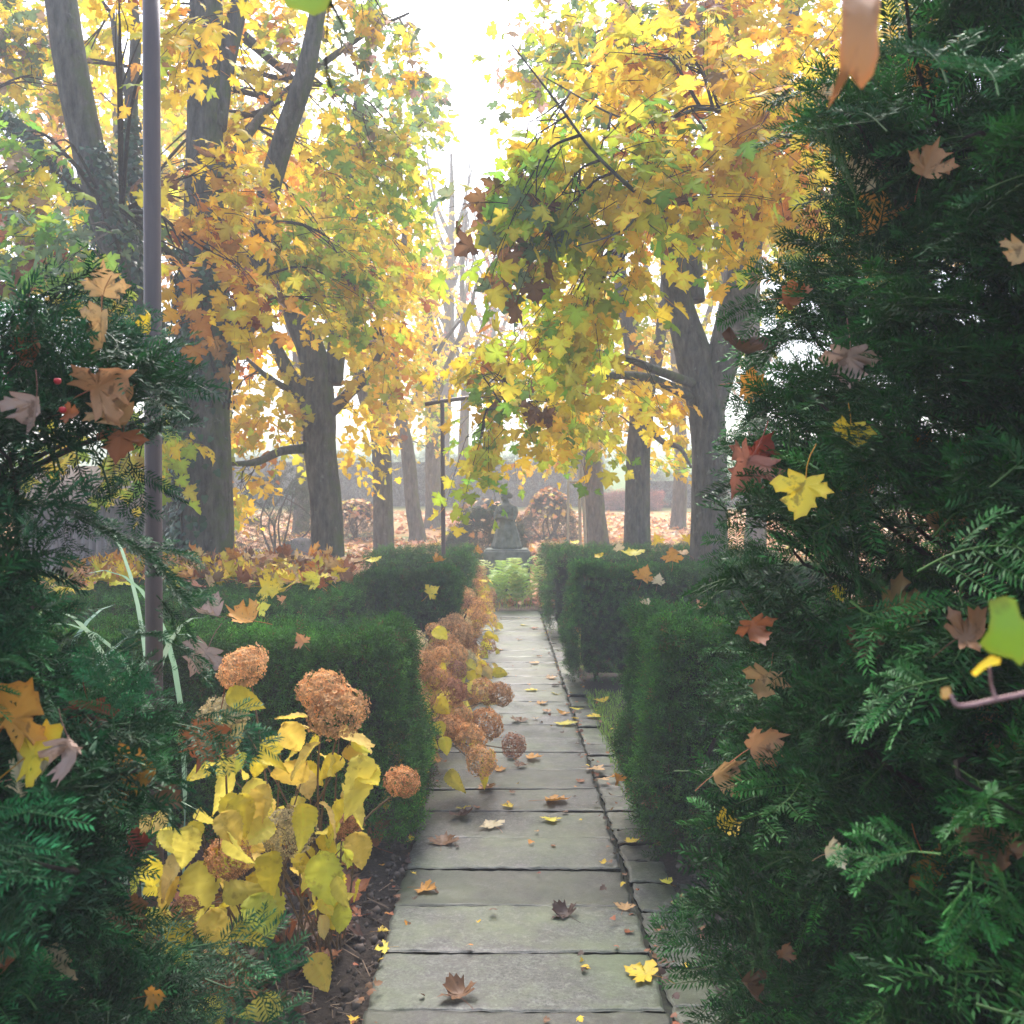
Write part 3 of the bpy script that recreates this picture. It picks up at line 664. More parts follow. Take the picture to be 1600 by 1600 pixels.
maple('lichen-spotted straight maple trunk between two others on the right',
  [([(995, 930, 16.2), (996, 800, 16.2), (998, 700, 16.2), (1002, 640, 16.2), (990, 540, 16.2), (970, 440, 16.2), (960, 300, 16.2)], [.24, .215, .2, .205, .16, .12, .08]),
   ([(1005, 660, 16.2), (1035, 690, 15.8), (1062, 700, 15.5), (1080, 730, 15.2)], [.07, .05, .04, .02]),
   ([(1004, 640, 16.2), (1030, 540, 16.3), (1040, 420, 16.4)], [.14, .1, .07])],
  [(1045, 650, 45, 50, 16, 1, 22, YG, LS), (1052, 725, 34, 40, 16.5, 1, 16, YL, LS), (950, 610, 60, 45, 16, 1.2, 26, YG, LS), (1010, 540, 50, 50, 16, 1.2, 18, YG, LS), (920, 500, 80, 100, 17, 1.5, 50, YG, LS), (1000, 250, 120, 120, 17, 2, 70, HZ, LS), (900, 660, 60, 45, 16, 1, 30, YG, LS)])
maple('hazy maple trunk beside pale wooden stakes, right of the statue',
  [([(934, 900, 23), (930, 800, 23), (925, 720, 23), (926, 650, 23), (930, 560, 23), (920, 450, 23)], [0.274, 0.241, 0.219, 0.219, 0.164, 0.11]),
   ([(926, 660, 23), (900, 590, 23), (880, 500, 23)], [0.11, 0.0876, 0.0548])],
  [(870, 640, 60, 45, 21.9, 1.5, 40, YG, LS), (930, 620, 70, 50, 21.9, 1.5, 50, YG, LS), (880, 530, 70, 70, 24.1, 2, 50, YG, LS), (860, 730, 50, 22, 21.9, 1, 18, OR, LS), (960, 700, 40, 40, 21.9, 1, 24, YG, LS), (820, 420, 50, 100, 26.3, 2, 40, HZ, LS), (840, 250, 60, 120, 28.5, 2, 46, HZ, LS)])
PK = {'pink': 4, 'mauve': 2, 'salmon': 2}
far_limbs = [([(690, 860, 44), (692, 700, 44), (700, 560, 44), (703, 440, 44), (706, 330, 44), (705, 240, 44)], [.35, .3, .26, .2, .14, .06])]
for k_ in range(16):
    y0_ = 640 - 18 * k_; s_ = (-1) ** k_
    far_limbs.append(([(696 + k_ * .5, y0_, 44), (696 + s_ * R.uniform(14, 30), y0_ - 60, 44 + R.normal()), (696 + s_ * R.uniform(30, 70), y0_ - 150 - R.uniform(0, 60), 44 + R.normal())], [.12, .07, .02]))
maple('nearly bare misty tree with a few pink leaves, far behind the dark metal pole', far_limbs,
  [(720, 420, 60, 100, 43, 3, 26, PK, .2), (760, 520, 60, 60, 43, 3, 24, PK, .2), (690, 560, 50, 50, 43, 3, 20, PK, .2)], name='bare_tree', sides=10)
far2 = [([(765, 860, 50), (765, 700, 50), (768, 560, 50), (775, 440, 50), (785, 330, 50)], [.3, .26, .2, .12, .05])]
for k_ in range(14):
    y0_ = 650 - 18 * k_; s_ = (-1) ** k_
    far2.append(([(766, y0_, 50), (766 + s_ * R.uniform(10, 26), y0_ - 50, 50 + R.normal()), (766 + s_ * R.uniform(30, 60), y0_ - 130 - R.uniform(0, 60), 50 + R.normal())], [.1, .06, .02]))
maple('palest bare tree standing in the mist above the statue', far2, [(800, 450, 50, 80, 49, 3, 18, PK, .2)], name='bare_tree', sides=10)
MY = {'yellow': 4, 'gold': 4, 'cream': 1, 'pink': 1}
maple('faint misty yellow tree closing the gap above the path', [([(722, 860, 37), (724, 700, 37), (728, 560, 37), (722, 440, 37), (730, 330, 37)], [.24, .2, .16, .1, .04]), ([(726, 600, 37), (750, 520, 37), (775, 430, 37)], [.1, .07, .03]), ([(725, 580, 37), (700, 500, 37), (680, 400, 37)], [.1, .07, .03])],
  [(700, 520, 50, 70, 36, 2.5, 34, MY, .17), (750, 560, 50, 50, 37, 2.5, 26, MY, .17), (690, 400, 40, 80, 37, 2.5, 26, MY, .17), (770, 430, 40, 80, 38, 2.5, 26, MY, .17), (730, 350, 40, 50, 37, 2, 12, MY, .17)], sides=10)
# more trees standing further back on both sides
for (lx, Yb, lab) in ((470, 29, 'misty yellow maple behind the forked trunk on the left'), (350, 27, 'misty maple between the big mossy trunk and the forked one'), (180, 20, 'misty yellow maple behind the leaning ivy-covered trunk'),
                      (1060, 31, 'misty yellow maple behind the lichen-spotted trunk'), (1180, 22, 'misty maple behind the stout forked trunk on the right'), (1320, 18, 'maple behind the top of the wild yew on the right')):
    kk = 16 if Yb > 20 else 14
    cl = []
    for a in range(9):
        cl.append((lx + R.uniform(-120, 120), R.uniform(20, 560) if Yb > 20 else R.uniform(-40, 420), 90, 90, Yb + R.uniform(-1.5, 1.5), 2.2, 60, [YG, OR, HZ, YL][a % 4], .17))
    maple(lab, [([(lx, 900, Yb), (lx + 4, 700, Yb), (lx - 5, 500, Yb), (lx + 6, 300, Yb), (lx, 100, Yb)], [.25, .21, .18, .13, .07]),
                ([(lx, 600, Yb), (lx + 50, 480, Yb), (lx + 80, 330, Yb)], [.12, .09, .04]), ([(lx, 560, Yb), (lx - 50, 420, Yb), (lx - 70, 260, Yb)], [.12, .08, .04])], cl, sides=10)

# ------------------------------------------------------------------ ivy
def ivy_template(seed):
    rg = np.random.default_rng(seed)
    h = [(0, 0), (.22, -.12), (.5, .08), (.34, .3), (.36, .55), (0, 1.0)]
    p = np.array(h + [(-x, y) for x, y in h[-2:0:-1]]) * (1 + rg.normal(0, .05, (10, 2))); n = len(p)
    v = np.vstack([[0, .3, .05], np.c_[p, -.12 * (p[:, 0] ** 2 + (p[:, 1] - .3) ** 2)]])
    return v, np.ones((len(v), 3)), np.array([[0, 1 + i, 1 + (i + 1) % n] for i in range(n)]), np.zeros((0, 4), int)
IVY = [ivy_template(i) for i in range(3)]
def ivy(label, pts, rad, side, n, size=.065):
    q = smooth_path(pt(pts), 60); rr = np.interp(np.linspace(0, 1, 60), np.linspace(0, 1, len(rad)), rad)
    root = empty('ivy', q[0], label, 'ivy', 'ivy climbing the left maples')
    k_ = R.integers(0, 60, n); a = side + R.normal(0, .75, n)
    nr = np.stack([np.cos(a), np.sin(a), np.zeros(n)], 1); o = q[k_] + nr * (rr[k_] + R.uniform(.01, .10, n))[:, None] + R.normal(0, .04, (n, 3)) * [0.4, .4, 1]
    d = nrm(np.array([0, 0, -1.0]) + R.normal(0, .45, (n, 3)) + nr * .3); rot = basis(d, nrm(nr + np.array([0, 0, .5]) + R.normal(0, .3, (n, 3))))
    c = np.array([.035, .085, .035]) * R.uniform(.5, 1.5, (n, 1)); ac = Acc(); wh = R.integers(0, 3, n)
    for t in range(3): s_ = wh == t; ac.inst(IVY[t], rot[s_], o[s_], size * R.uniform(.6, 1.3, s_.sum()), c[s_])
    adopt(ac.build('foliage', M_ivy, smooth=False), root)
    st = Acc()
    for k_ in range(5):
        a = side + R.normal(0, .5); idx = np.arange(0, 60, 8)
        tube(st, [q[i] + np.array([math.cos(a + .2 * math.sin(i)), math.sin(a + .2 * math.sin(i)), 0]) * (rr[i] + .012) for i in idx], [.012, .01, .006], 30, 4, cap=False)
    adopt(st.build('stem', M_twig), root)
ivy('dark ivy climbing the near side of the big mossy trunk beside the pole', [(316, 940, 9.4), (322, 780, 9.4), (318, 620, 9.4), (322, 500, 9.4), (320, 400, 9.35)], [.28, .26, .245, .235, .2], math.radians(205), 1300)
ivy('ivy leaves hanging on the upper right of the big mossy trunk', [(318, 640, 9.4), (322, 500, 9.4), (322, 420, 9.3)], [.245, .235, .21], math.radians(-40), 260, .055)
ivy('ivy sleeve round the leaning trunk left of the pole', [(285, 940, 10.2), (280, 800, 10.2), (255, 620, 10.2), (205, 450, 10.2), (165, 330, 10.1), (140, 240, 10.1)], [.22, .2, .19, .185, .175, .17], math.radians(-20), 1500)
ivy('ivy masses on the slender back stem behind the pole', [(240, 560, 10.3), (225, 420, 10.5), (213, 300, 10.6), (207, 190, 10.7)], [.13, .11, .09, .07], math.radians(-90), 700)
ivy('dark ivy on the low side limb at the far left', [(190, 420, 10.2), (120, 300, 10.4), (40, 210, 10.6), (-20, 170, 10.8)], [.09, .07, .06, .04], math.radians(-90), 800)

# ------------------------------------------------------------------ wild yews in the foreground
M_berry = simple('yew_berry', (0.5, 0.02, 0.03), (0.6, 0.04, 0.04), 30, 0.3, 0)
def wild_yew(label, poly, holes, yfront, axis, n_sprays, col, thin=None, extra=None, spray_scale=1.0, backfrac=.3):
    root = empty('wild_yew', (axis[0], axis[1], 0), label, 'shrub', 'wild yews framing the path')
    xs_ = [p[0] for p in poly]; ys_ = [p[1] for p in poly]
    px = R.uniform(min(xs_), max(xs_), n_sprays * 4); py = R.uniform(min(ys_), max(ys_), n_sprays * 4)
    ok = in_poly(px, py, poly)
    for h in holes: ok &= ~in_poly(px, py, h)
    px, py = px[ok][:n_sprays], py[ok][:n_sprays]; m = len(px)
    dep = R.exponential(.28, m) + .02
    back = R.random(m) < backfrac; dep[back] = R.uniform(.3, 1.5, back.sum())
    if thin is not None:
        th = in_poly(px, py, thin); dep[th] += .55
    Y = yfront(px, py) + dep
    # lumpy boughs
    Y += .14 * np.sin(px / 61 + py / 83) + .10 * np.sin(py / 37 - px / 53)
    o = np.stack([(px - CX) / F * Y, Y, CAMZ - (py - HOR) / F * Y], 1)
    keep = o[:, 2] > .04; o = o[keep]; m = len(o)
    ax = np.stack([np.full(m, axis[0]), np.full(m, axis[1]), o[:, 2] * .8], 1)
    outw = nrm(o - ax)
    d = nrm(outw * .8 + R.normal(0, .42, (m, 3)) + np.array([0, 0, .10]))
    nr = nrm(np.array([0, 0, 1.0]) + R.normal(0, .4, (m, 3)) - outw * 0 + np.array([0, -.35, 0]))
    rot = basis(d, nr); sc = spray_scale * R.uniform(.6, 1.15, m)
    o = o - d * (.18 * sc)[:, None]
    c = np.array(col) * R.uniform(.5, 1.4, (m, 1)) * (1 + R.normal(0, .06, (m, 3))); hl = R.random(m) < .2; c[hl] *= [2.0, 2.0, 1.8]
    ac = Acc(); wh = R.integers(0, len(SPRAY), m)
    for t in range(len(SPRAY)):
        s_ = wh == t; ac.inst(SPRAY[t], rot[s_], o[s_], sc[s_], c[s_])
    if extra:
        for (ex, ey, eY, dx, dy, dY, s_, b) in extra:     # sprays standing clear of the bush, given by where they grow
            o_ = P(ex, ey, eY); d_ = P(ex + dx, ey + dy, eY + dY) - o_; r_ = basis(nrm(d_)[None], np.array([[0.1, -.6, .8]]))
            ac.inst(SPRAY[int(R.integers(0, 4))], r_, o_[None], np.array([s_]), np.array(col)[None] * b)
    adopt(ac.build('foliage', M_yew, smooth=False), root)
    br = Acc()
    for k_ in range(7):
        a = R.uniform(0, 6.28); b0 = np.array([axis[0] + .12 * math.cos(a), axis[1] + .12 * math.sin(a), -.05]); top = b0 + np.array([R.normal(0, .10), R.normal(0, .12), axis[2] * R.uniform(.7, 1)])
        tube(br, [b0, (b0 + top) / 2 + R.normal(0, .08, 3), top], [.05, .035, .012], 16, 8, .05)
    pick_ = R.choice(m, min(m, 260), replace=False)
    for i in pick_:
        z0 = max(.1, o[i, 2] * R.uniform(.55, .9)); a0 = np.array([axis[0], axis[1], z0]) + R.normal(0, .06, 3)
        mid = (a0 + o[i]) / 2 + R.normal(0, .05, 3) + np.array([0, 0, .04])
        tube(br, [a0, mid, o[i], o[i] + d[i] * .1], [.012, .008, .004, .002], 9, 4, cap=False)
    adopt(br.build('branches', M_twig), root)
    return root, o, d

YR = lambda px, py: 2.25 - 1.15 * np.sqrt(np.clip((px - 1090) / 800, 0, 1)) + .25 * np.clip((1100 - py) / 1100, 0, 1) - .10 * np.clip((py - 1200) / 400, 0, 1)
RP = [(1440, -120), (1430, 0), (1400, 70), (1320, 100), (1240, 120), (1250, 200), (1300, 250), (1290, 330), (1240, 400), (1195, 470), (1160, 560), (1130, 640), (1125, 720), (1120, 800), (1120, 880), (1135, 950), (1140, 1040),
      (1130, 1120), (1130, 1250), (1140, 1330), (1120, 1420), (1130, 1520), (1110, 1680), (1900, 1800), (2100, 800), (2000, -120)]
yewR, oR, dR = wild_yew('tall wild yew filling the right side, dotted with fallen maple leaves', RP,
   [[(1150, 820), (1210, 800), (1280, 880), (1290, 960), (1200, 930)]], YR, (1.55, 2.55, 2.9), 2300, (0.026, 0.118, 0.022), thin=[(1330, 780), (1400, 760), (1600, 800), (1600, 1010), (1480, 1000), (1350, 930)],
   extra=[(1470, 1335, .98, -80, 6, .03, .48, 1.9), (1520, 1345, .95, -10, 90, .0, .42, 1.9), (1560, 1380, .95, 40, 60, .1, .4, 1.5),
          (1170, 1560, 1.9, -130, -130, .1, .9, 1.1), (1150, 1500, 2.0, -120, -60, .1, .8, 1.1), (1160, 1440, 2.2, -90, -40, .1, .8, 1.2), (1560, 150, 1.1, -40, -80, .1, .6, 1.5), (1480, 130, 1.3, -50, -70, .1, .8, 1.0),
          (1340, 150, 2.0, -90, -20, .1, .9, .9), (1330, 210, 2.0, -80, 0, .1, .9, .9), (1580, 1230, .95, -60, 40, .05, .5, 1.5), (1480, 1060, 1.2, -80, 30, .05, .6, 1.5), (1250, 480, 2.1, -60, -60, .1, .8, 1.3)])
YLf = lambda px, py: 1.25 + .95 * np.clip(px / 330, -.3, 1.2) ** 2 + .15 * np.clip((1000 - py) / 600, 0, 1)
LP = [(-420, 380), (-100, 440), (0, 470), (60, 450), (110, 470), (150, 450), (200, 490), (255, 520), (285, 570), (285, 640), (250, 690), (200, 690), (170, 650), (130, 680), (110, 760), (150, 790), (210, 830), (250, 880), (265, 930), (235, 980), (250, 1050), (270, 1110),
      (320, 1140), (310, 1190), (250, 1230), (210, 1290), (165, 1340), (160, 1400), (210, 1455), (330, 1480), (360, 1515), (330, 1560), (320, 1680), (-500, 1800)]
yewL, oL, dL = wild_yew('bushy wild yew on the left in front of the rusty pole', LP,
   [[(10, 655), (250, 650), (270, 815), (50, 830)], [(20, 815), (190, 825), (275, 900), (275, 1045), (60, 1010)]], YLf, (-1.55, 2.4, 1.9), 1350, (0.024, 0.112, 0.036),
   extra=[(30, 790, 1.5, 90, 10, .1, .6, 1.0), (90, 800, 1.55, 80, 30, .1, .6, 1.1), (140, 815, 1.6, 70, 40, .1, .65, 1.0), (190, 840, 1.65, 70, 50, .1, .65, 1.2), (225, 880, 1.7, 60, 50, .1, .6, 1.0), (150, 810, 1.6, 10, -70, .1, .5, 1.1), (95, 800, 1.5, 20, 80, .1, .5, .8), (215, 860, 1.7, 80, 10, .1, .55, 1.2), (245, 930, 1.75, 40, 70, .1, .6, 1.0), (250, 940, 1.75, 70, -10, .1, .5, 1.2), (260, 1000, 1.75, 50, 50, .1, .6, .9), (180, 1010, 1.6, 60, -30, .1, .5, 1.2), (200, 690, 1.9, 20, 90, 0, .7, .8), (120, 690, 1.8, 10, 80, 0, .7, .7), (300, 1480, 1.5, 90, -10, 0, .7, 1.3), (320, 1530, 1.5, 70, 20, 0, .7, 1.2), (270, 1130, 1.6, 80, 20, 0, .7, 1.2), (180, 1150, 1.3, -10, -50, 0, .5, 1.4)],
   spray_scale=.85, backfrac=.14)
for k_, (bx, by, bY) in enumerate(((90, 595, 1.42), (270, 567, 2.05), (98, 640, 1.42))):
    b = Acc(); th = np.linspace(0, np.pi, 8); rings = []
    for t in th:
        for a in np.linspace(0, 2 * np.pi, 10, endpoint=False): rings.append([.0055 * math.sin(t) * math.cos(a), .0055 * math.sin(t) * math.sin(a), .0055 * math.cos(t) - (.002 if t < .5 else 0)])
    I, J = np.meshgrid(np.arange(7), np.arange(10), indexing='ij')
    b.add(np.array(rings) + P(bx, by, bY), None, np.stack([I * 10 + J, I * 10 + 10 + J, I * 10 + 10 + (J + 1) % 10, I * 10 + (J + 1) % 10], -1).reshape(-1, 4)[:, ::-1])
    adopt(b.build('berry', M_berry), yewL)

# ------------------------------------------------------------------ hydrangeas
def floret_head(seed, flat=.8, n=330):
    rg = np.random.default_rng(seed)
    i = np.arange(n); ph = np.arccos(1 - 1.75 * (i + .5) / n); th = i * 2.399963
    o = np.stack([np.sin(ph) * np.cos(th), np.sin(ph) * np.sin(th), np.cos(ph) * flat], 1) * (1 + rg.normal(0, .07, (n, 1)))
    lob = 1 + .10 * np.sin(o[:, 0:1] * 5 + seed) * np.cos(o[:, 1:2] * 6); o *= lob
    vs, sh, q = [], [], []
    for k_ in range(n):
        nr = nrm(o[k_] + rg.normal(0, .3, 3)); t = nrm(np.cross(nr, rg.normal(size=3))); u = np.cross(nr, t); s_ = .135 * rg.uniform(.7, 1.25); a0 = rg.uniform(0, 1.57)
        c = rg.uniform(.55, 1.35)
        for p in range(4):
            a = a0 + p * 1.5708; d = t * math.cos(a) + u * math.sin(a); e = np.cross(nr, d); lift = rg.uniform(.0, .6)
            b = len(vs); vs += [o[k_], o[k_] + d * s_ * .6 + e * s_ * .42 + nr * s_ * lift * .5, o[k_] + d * s_ + nr * s_ * lift, o[k_] + d * s_ * .6 - e * s_ * .42 + nr * s_ * lift * .5]
            q.append([b, b + 1, b + 2, b + 3]); sh += [[c * .6] * 3, [c, c, c], [c * 1.15, c * 1.15, c * 1.1], [c, c, c]]
    return np.array(vs), np.array(sh), np.zeros((0, 3), int), np.array(q)
HEADS = [floret_head(i, [.8, .65, 1.0, .75][i]) for i in range(4)]
HEADS_FAR = [floret_head(i + 9, [.8, .9][i], 150) for i in range(2)]
def ovate_template(seed, bend):
    rg = np.random.default_rng(seed); nr_ = 23; half = 3
    vs, q = [], []
    for i in range(nr_):
        s_ = i / (nr_ - 1); wd = .40 * (math.sin(math.pi * s_ ** .8) ** .75) * (1 - .25 * s_) + .002; saw = 1 + (.07 if i % 2 else -.04)
        for j in range(-half, half + 1):
            u = j / half; x = u * wd * (saw if abs(j) == half else 1)
            z = -bend * s_ * s_ + .18 * abs(u) * wd * 2 * math.cos(rg.uniform(0, .1)) + .02 * math.sin(9 * s_ + 5 * u) + .012 * rg.normal()
            vs.append([x, s_ + .015 * rg.normal(), z])
    k_ = 2 * half + 1
    for i in range(nr_ - 1):
        for j in range(k_ - 1): q.append([i * k_ + j, i * k_ + j + 1, (i + 1) * k_ + j + 1, (i + 1) * k_ + j])
    sh = np.ones((len(vs), 3)); sh = sh.reshape(nr_, k_, 3); sh[:, half] *= 1.12; sh[:, 0] *= .9; sh[:, -1] *= .9; S_, U_ = np.meshgrid(np.linspace(0, 1, nr_), np.abs(np.linspace(-1, 1, k_)), indexing='ij'); vn = np.clip(np.sin((S_ * 6 - U_ * 1.1) * 6.283) - .3, 0, 1); sh = sh * (1 - .13 * vn[..., None] * [.6, .8, 1.2])
    return np.array(vs), sh.reshape(-1, 3), np.zeros((0, 3), int), np.array(q)
OVATE = [ovate_template(1, .15), ovate_template(2, .45), ovate_template(3, .8), ovate_template(4, -.1)]
HC = {'head': (0.86, 0.50, 0.23), 'dark': (0.45, 0.22, 0.13), 'pale': (0.80, 0.66, 0.36), 'mid': (0.74, 0.39, 0.17)}
M_hstem = simple('hydrangea_stem', (0.13, 0.08, 0.045), (0.26, 0.17, 0.09), 40, 0.8, 0.2)
def hydrangea(label, base, heads, leaves, far=False, group=None):
    """heads: (point, radius, colour, tilt vector); leaves: (point, direction, size, colour)"""
    root = empty('hydrangea', base, label, 'shrub', group)
    st = Acc()
    for (p, r, c, tv) in heads:
        T = (HEADS_FAR if far else HEADS); T = T[int(R.integers(0, len(T)))]
        ac = Acc(); up = nrm(np.asarray(tv, float)); rot = basis(np.cross(up, [1.0, 0.1, 0])[None], up[None]); base_c = np.array(HC[c]) * R.uniform(.85, 1.15)
        ac.inst(T, rot, np.zeros((1, 3)), np.array([r]), base_c[None])
        o = ac.build('flower_head', M_floret, root, smooth=False); o.location = Vector(p) - Vector(root.location)
        b = np.array(base) + np.array([min(.06, R.normal(0, .13)), R.normal(0, .10), -.02]); p = np.array(p); q = p - up * r * .5
        mid = (b + q) / 2 + np.array([0, 0, .12]) * (1 if q[2] > .25 else 2) + R.normal(0, .02, 3)
        tube(st, [b, mid, q, p], [.005, .004, .003, .003], 14, 5, cap=False)
    la = Acc()
    for (p, d, s_, c) in leaves:
        d = nrm(np.asarray(d, float)); n_ = nrm(np.array([0, -.4, .7]) + R.normal(0, .35, 3))
        la.inst(OVATE[int(R.integers(0, 4))], basis(d[None], n_[None]), np.asarray(p, float)[None], np.array([s_]), np.array(c)[None])
    # bare canes from the base to about half of the leaves
    for (p, d, s_, c) in leaves[::3]:
        b = np.array(base) + np.array([min(.10, R.normal(0, .17)), R.normal(0, .10), -.02]); p = np.asarray(p)
        tube(st, [b, (b + p) / 2 + R.normal(0, .03, 3) + np.array([0, 0, .05]), p], [.004, .0035, .0015], 10, 4, cap=False)
    adopt(la.build('foliage', M_hleaf), root); adopt(st.build('stem', M_hstem), root)
    return root
def lcol(): return np.array([(.95, .77, .07), (.94, .80, .14), (.92, .66, .12), (.80, .80, .10), (.90, .68, .24)][int(R.choice(5, p=[.38, .26, .14, .12, .10]))]) * R.uniform(.85, 1.1)
# nearest plant, lower left
hl = [(380, 1043, 38, 3.3, 'head'), (503, 1078, 36, 3.1, 'head'), (527, 1112, 44, 3.05, 'head'), (350, 1118, 36, 3.2, 'pale'), (450, 1300, 36, 2.95, 'pale'), (545, 1292, 20, 3.2, 'dark'), (628, 1221, 26, 3.35, 'mid')]
heads = [(P(x, y, Y), r * Y / F, c, (R.normal(0, .25), -.45, 1)) for x, y, r, Y, c in hl]
lv = []
for (x, y, s_, dx, dy) in [(352, 1090, 55, 60, 0), (445, 1128, 60, 20, 40), (440, 1150, 60, -30, 45), (530, 1150, 75, 45, 20), (560, 1180, 80, 10, 60), (500, 1160, 70, -40, 40), (535, 1225, 75, 20, 60), (545, 1255, 70, -30, 40), (555, 1300, 60, 10, 60),
    (480, 1190, 70, -50, 35), (420, 1225, 70, -20, 60), (470, 1255, 60, 10, 35), (500, 1330, 85, 20, 70), (520, 1360, 80, -10, 70), (395, 1215, 75, 20, 60), (370, 1240, 80, -20, 60), (345, 1200, 60, 20, 60), (410, 1385, 75, 15, 60), (385, 1370, 65, 40, 50),
    (490, 1490, 60, 20, 60), (500, 1430, 40, 5, 50), (440, 1140, 50, 50, -20), (480, 1120, 50, -60, 10), (560, 1200, 60, 30, 30), (430, 1290, 60, -60, 20), (465, 1330, 55, 30, 30), (425, 1330, 60, -15, 60), (535, 1410, 45, -5, 50)]:
    Y = R.uniform(2.75, 3.25); a = P(x, y, Y); b = P(x + dx, y + dy, Y - R.uniform(-.02, .10)); lv.append((a, b - a, s_ * 1.0 * Y / F, lcol()))
for k_ in range(58):
    x, y = R.uniform(320, 565), R.uniform(1120, 1420); Y = R.uniform(2.9, 3.6); lv.append((P(x, y, Y), R.normal(0, 1, 3) * [1, .5, .5] + [0, 0, -.8], .10 * R.uniform(.7, 1.2), lcol()))
hydrangea('yellow-leaved hydrangea with tall tan flower heads in front of the nearest left hedge', (-.72, 3.45, 0), heads, lv)
hl = [(357, 1340, 33, 2.75, 'mid'), (290, 1420, 20, 2.8, 'dark')]
heads = [(P(x, y, Y), r * Y / F, c, (R.normal(0, .2), -.5, 1)) for x, y, r, Y, c in hl]
lv = []
for (x, y, s_, dx, dy) in [(310, 1345, 85, 5, 75), (290, 1340, 60, -50, 35), (280, 1370, 60, -40, 40), (375, 1240, 70, 10, 60), (330, 1420, 70, 10, 60), (270, 1440, 60, 20, 50), (345, 1270, 60, 30, 50), (225, 1350, 55, -20, 50), (250, 1420, 60, -30, 40), (300, 1290, 60, -20, 60), (390, 1400, 75, 30, 50), (320, 1560, 60, 20, 40), (440, 1565, 55, -30, 12), (355, 1300, 60, 20, 60)]:
    Y = R.uniform(2.6, 2.9); a = P(x, y, Y); b = P(x + dx, y + dy, Y - .05); lv.append((a, b - a, s_ * 1.0 * Y / F, lcol()))
for k_ in range(26):
    x, y = R.uniform(210, 420), R.uniform(1230, 1480); Y = R.uniform(2.7, 3.3); lv.append((P(x, y, Y), R.normal(0, 1, 3) * [1, .5, .5] + [0, 0, -.8], .10 * R.uniform(.7, 1.2), lcol()))
hydrangea('low yellow-leaved hydrangea half hidden behind the left wild yew', (-.95, 3.15, 0), heads, lv)
# the row bordering the path
rowlab = ['first hydrangea bush of the row leaning over the path from the left, nearest the camera', 'second hydrangea bush from the front in the row beside the path', 'third hydrangea bush from the front in the row beside the path',
          'fourth hydrangea bush from the front, where the stemmy hedge ends', 'fifth hydrangea bush from the front in the row beside the path', 'sixth hydrangea bush from the front, in front of the third left hedge', 'hydrangea bush beside the end of the path, next to the fern', 'farthest hydrangea bush at the statue end of the row']
for b, (yb, xb, nh) in enumerate([(5.55, -.58, 17), (6.3, -.64, 20), (7.1, -.64, 20), (8.0, -.52, 18), (9.3, -.48, 18), (10.6, -.50, 18), (12.2, -.54, 18), (13.9, -.54, 16)]):
    heads = []; lv = []; rx_ = .34 if b < 3 else .26
    for k_ in range(nh):
        a = R.uniform(-.3, math.pi * 2 - .3); rr = R.uniform(.2, 1); z = .72 - .55 * rr ** 1.5 + R.normal(0, .05); x = xb + rx_ * rr * math.cos(a) + .05; y = yb + .42 * rr * math.sin(a)
        z = max(z, .12); col_ = R.choice(['head', 'mid', 'dark', 'head', 'pale'], p=[.35, .33, .12, .15, .05])
        heads.append(((x, y, z), R.uniform(.055, .088), str(col_), (math.cos(a) * rr * .8 + .3, math.sin(a) * rr * .5 - .35, .9)))
    if b == 0:
        for (x, y, r, Y, c) in [(803, 1165, 16, 5.3, 'dark'), (752, 1190, 20, 5.15, 'head'), (735, 1155, 22, 5.3, 'head'), (762, 1130, 22, 5.6, 'mid'), (783, 1085, 17, 6.0, 'mid'), (757, 1080, 19, 6.0, 'head')]:
            heads.append((tuple(P(x, y, Y)), r * Y / F * 1.1, c, (.5, -.5, .7)))
    for k_ in range(44 if b < 4 else 26):
        a = R.uniform(0, 6.28); rr = R.uniform(.3, 1.25); p = np.array([xb + rx_ * rr * math.cos(a) + .04, yb + .45 * rr * math.sin(a), max(.06, .70 - .5 * rr + R.normal(0, .1))])
        lv.append((p, [math.cos(a) * .8, math.sin(a) * .6 - .2, -.7 + R.normal(0, .3)], R.uniform(.09, .14), lcol()))
    hydrangea(rowlab[b], (xb - .08, yb, 0), heads, lv, far=b > 3, group='hydrangea bushes in the row left of the path')

# ------------------------------------------------------------------ fern, strap-leaved plant
def blade_leaf(acc, base, tip, sag, w0, col, n=12, fold=.25):
    base, tip = np.asarray(base, float), np.asarray(tip, float); s_ = np.linspace(0, 1, n); p = base + (tip - base) * s_[:, None]; p[:, 2] += sag * 4 * s_ * (1 - s_); hv = np.array([tip[0] - base[0], tip[1] - base[1], 0]); p = p - hv * (.35 * np.sin(np.pi * s_))[:, None]; p[:, 2] -= .22 * s_ ** 4
    t = nrm(np.gradient(p, axis=0)); side = nrm(np.cross(t, [0, 0, 1.0]) + 1e-6); nn = np.cross(side, t)
    wd = w0 * np.sin(np.pi * (s_ * .93 + .04)) ** .55 * (1 - .25 * s_); wd[-1] = 0.0005
    v = np.concatenate([p - side * wd[:, None] + nn * (wd * fold)[:, None], p, p + side * wd[:, None] + nn * (wd * fold)[:, None]]); i = np.arange(n - 1)
    acc.add(v, None, np.vstack([np.stack([i, n + i, n + i + 1, i + 1], 1), np.stack([n + i, 2 * n + i, 2 * n + i + 1, n + i + 1], 1)]), col)
fr = empty('fern', (0.02, 15.0, 0), 'pale green fern at the end of the path in front of the stone plinth', 'fern')
fa = Acc()
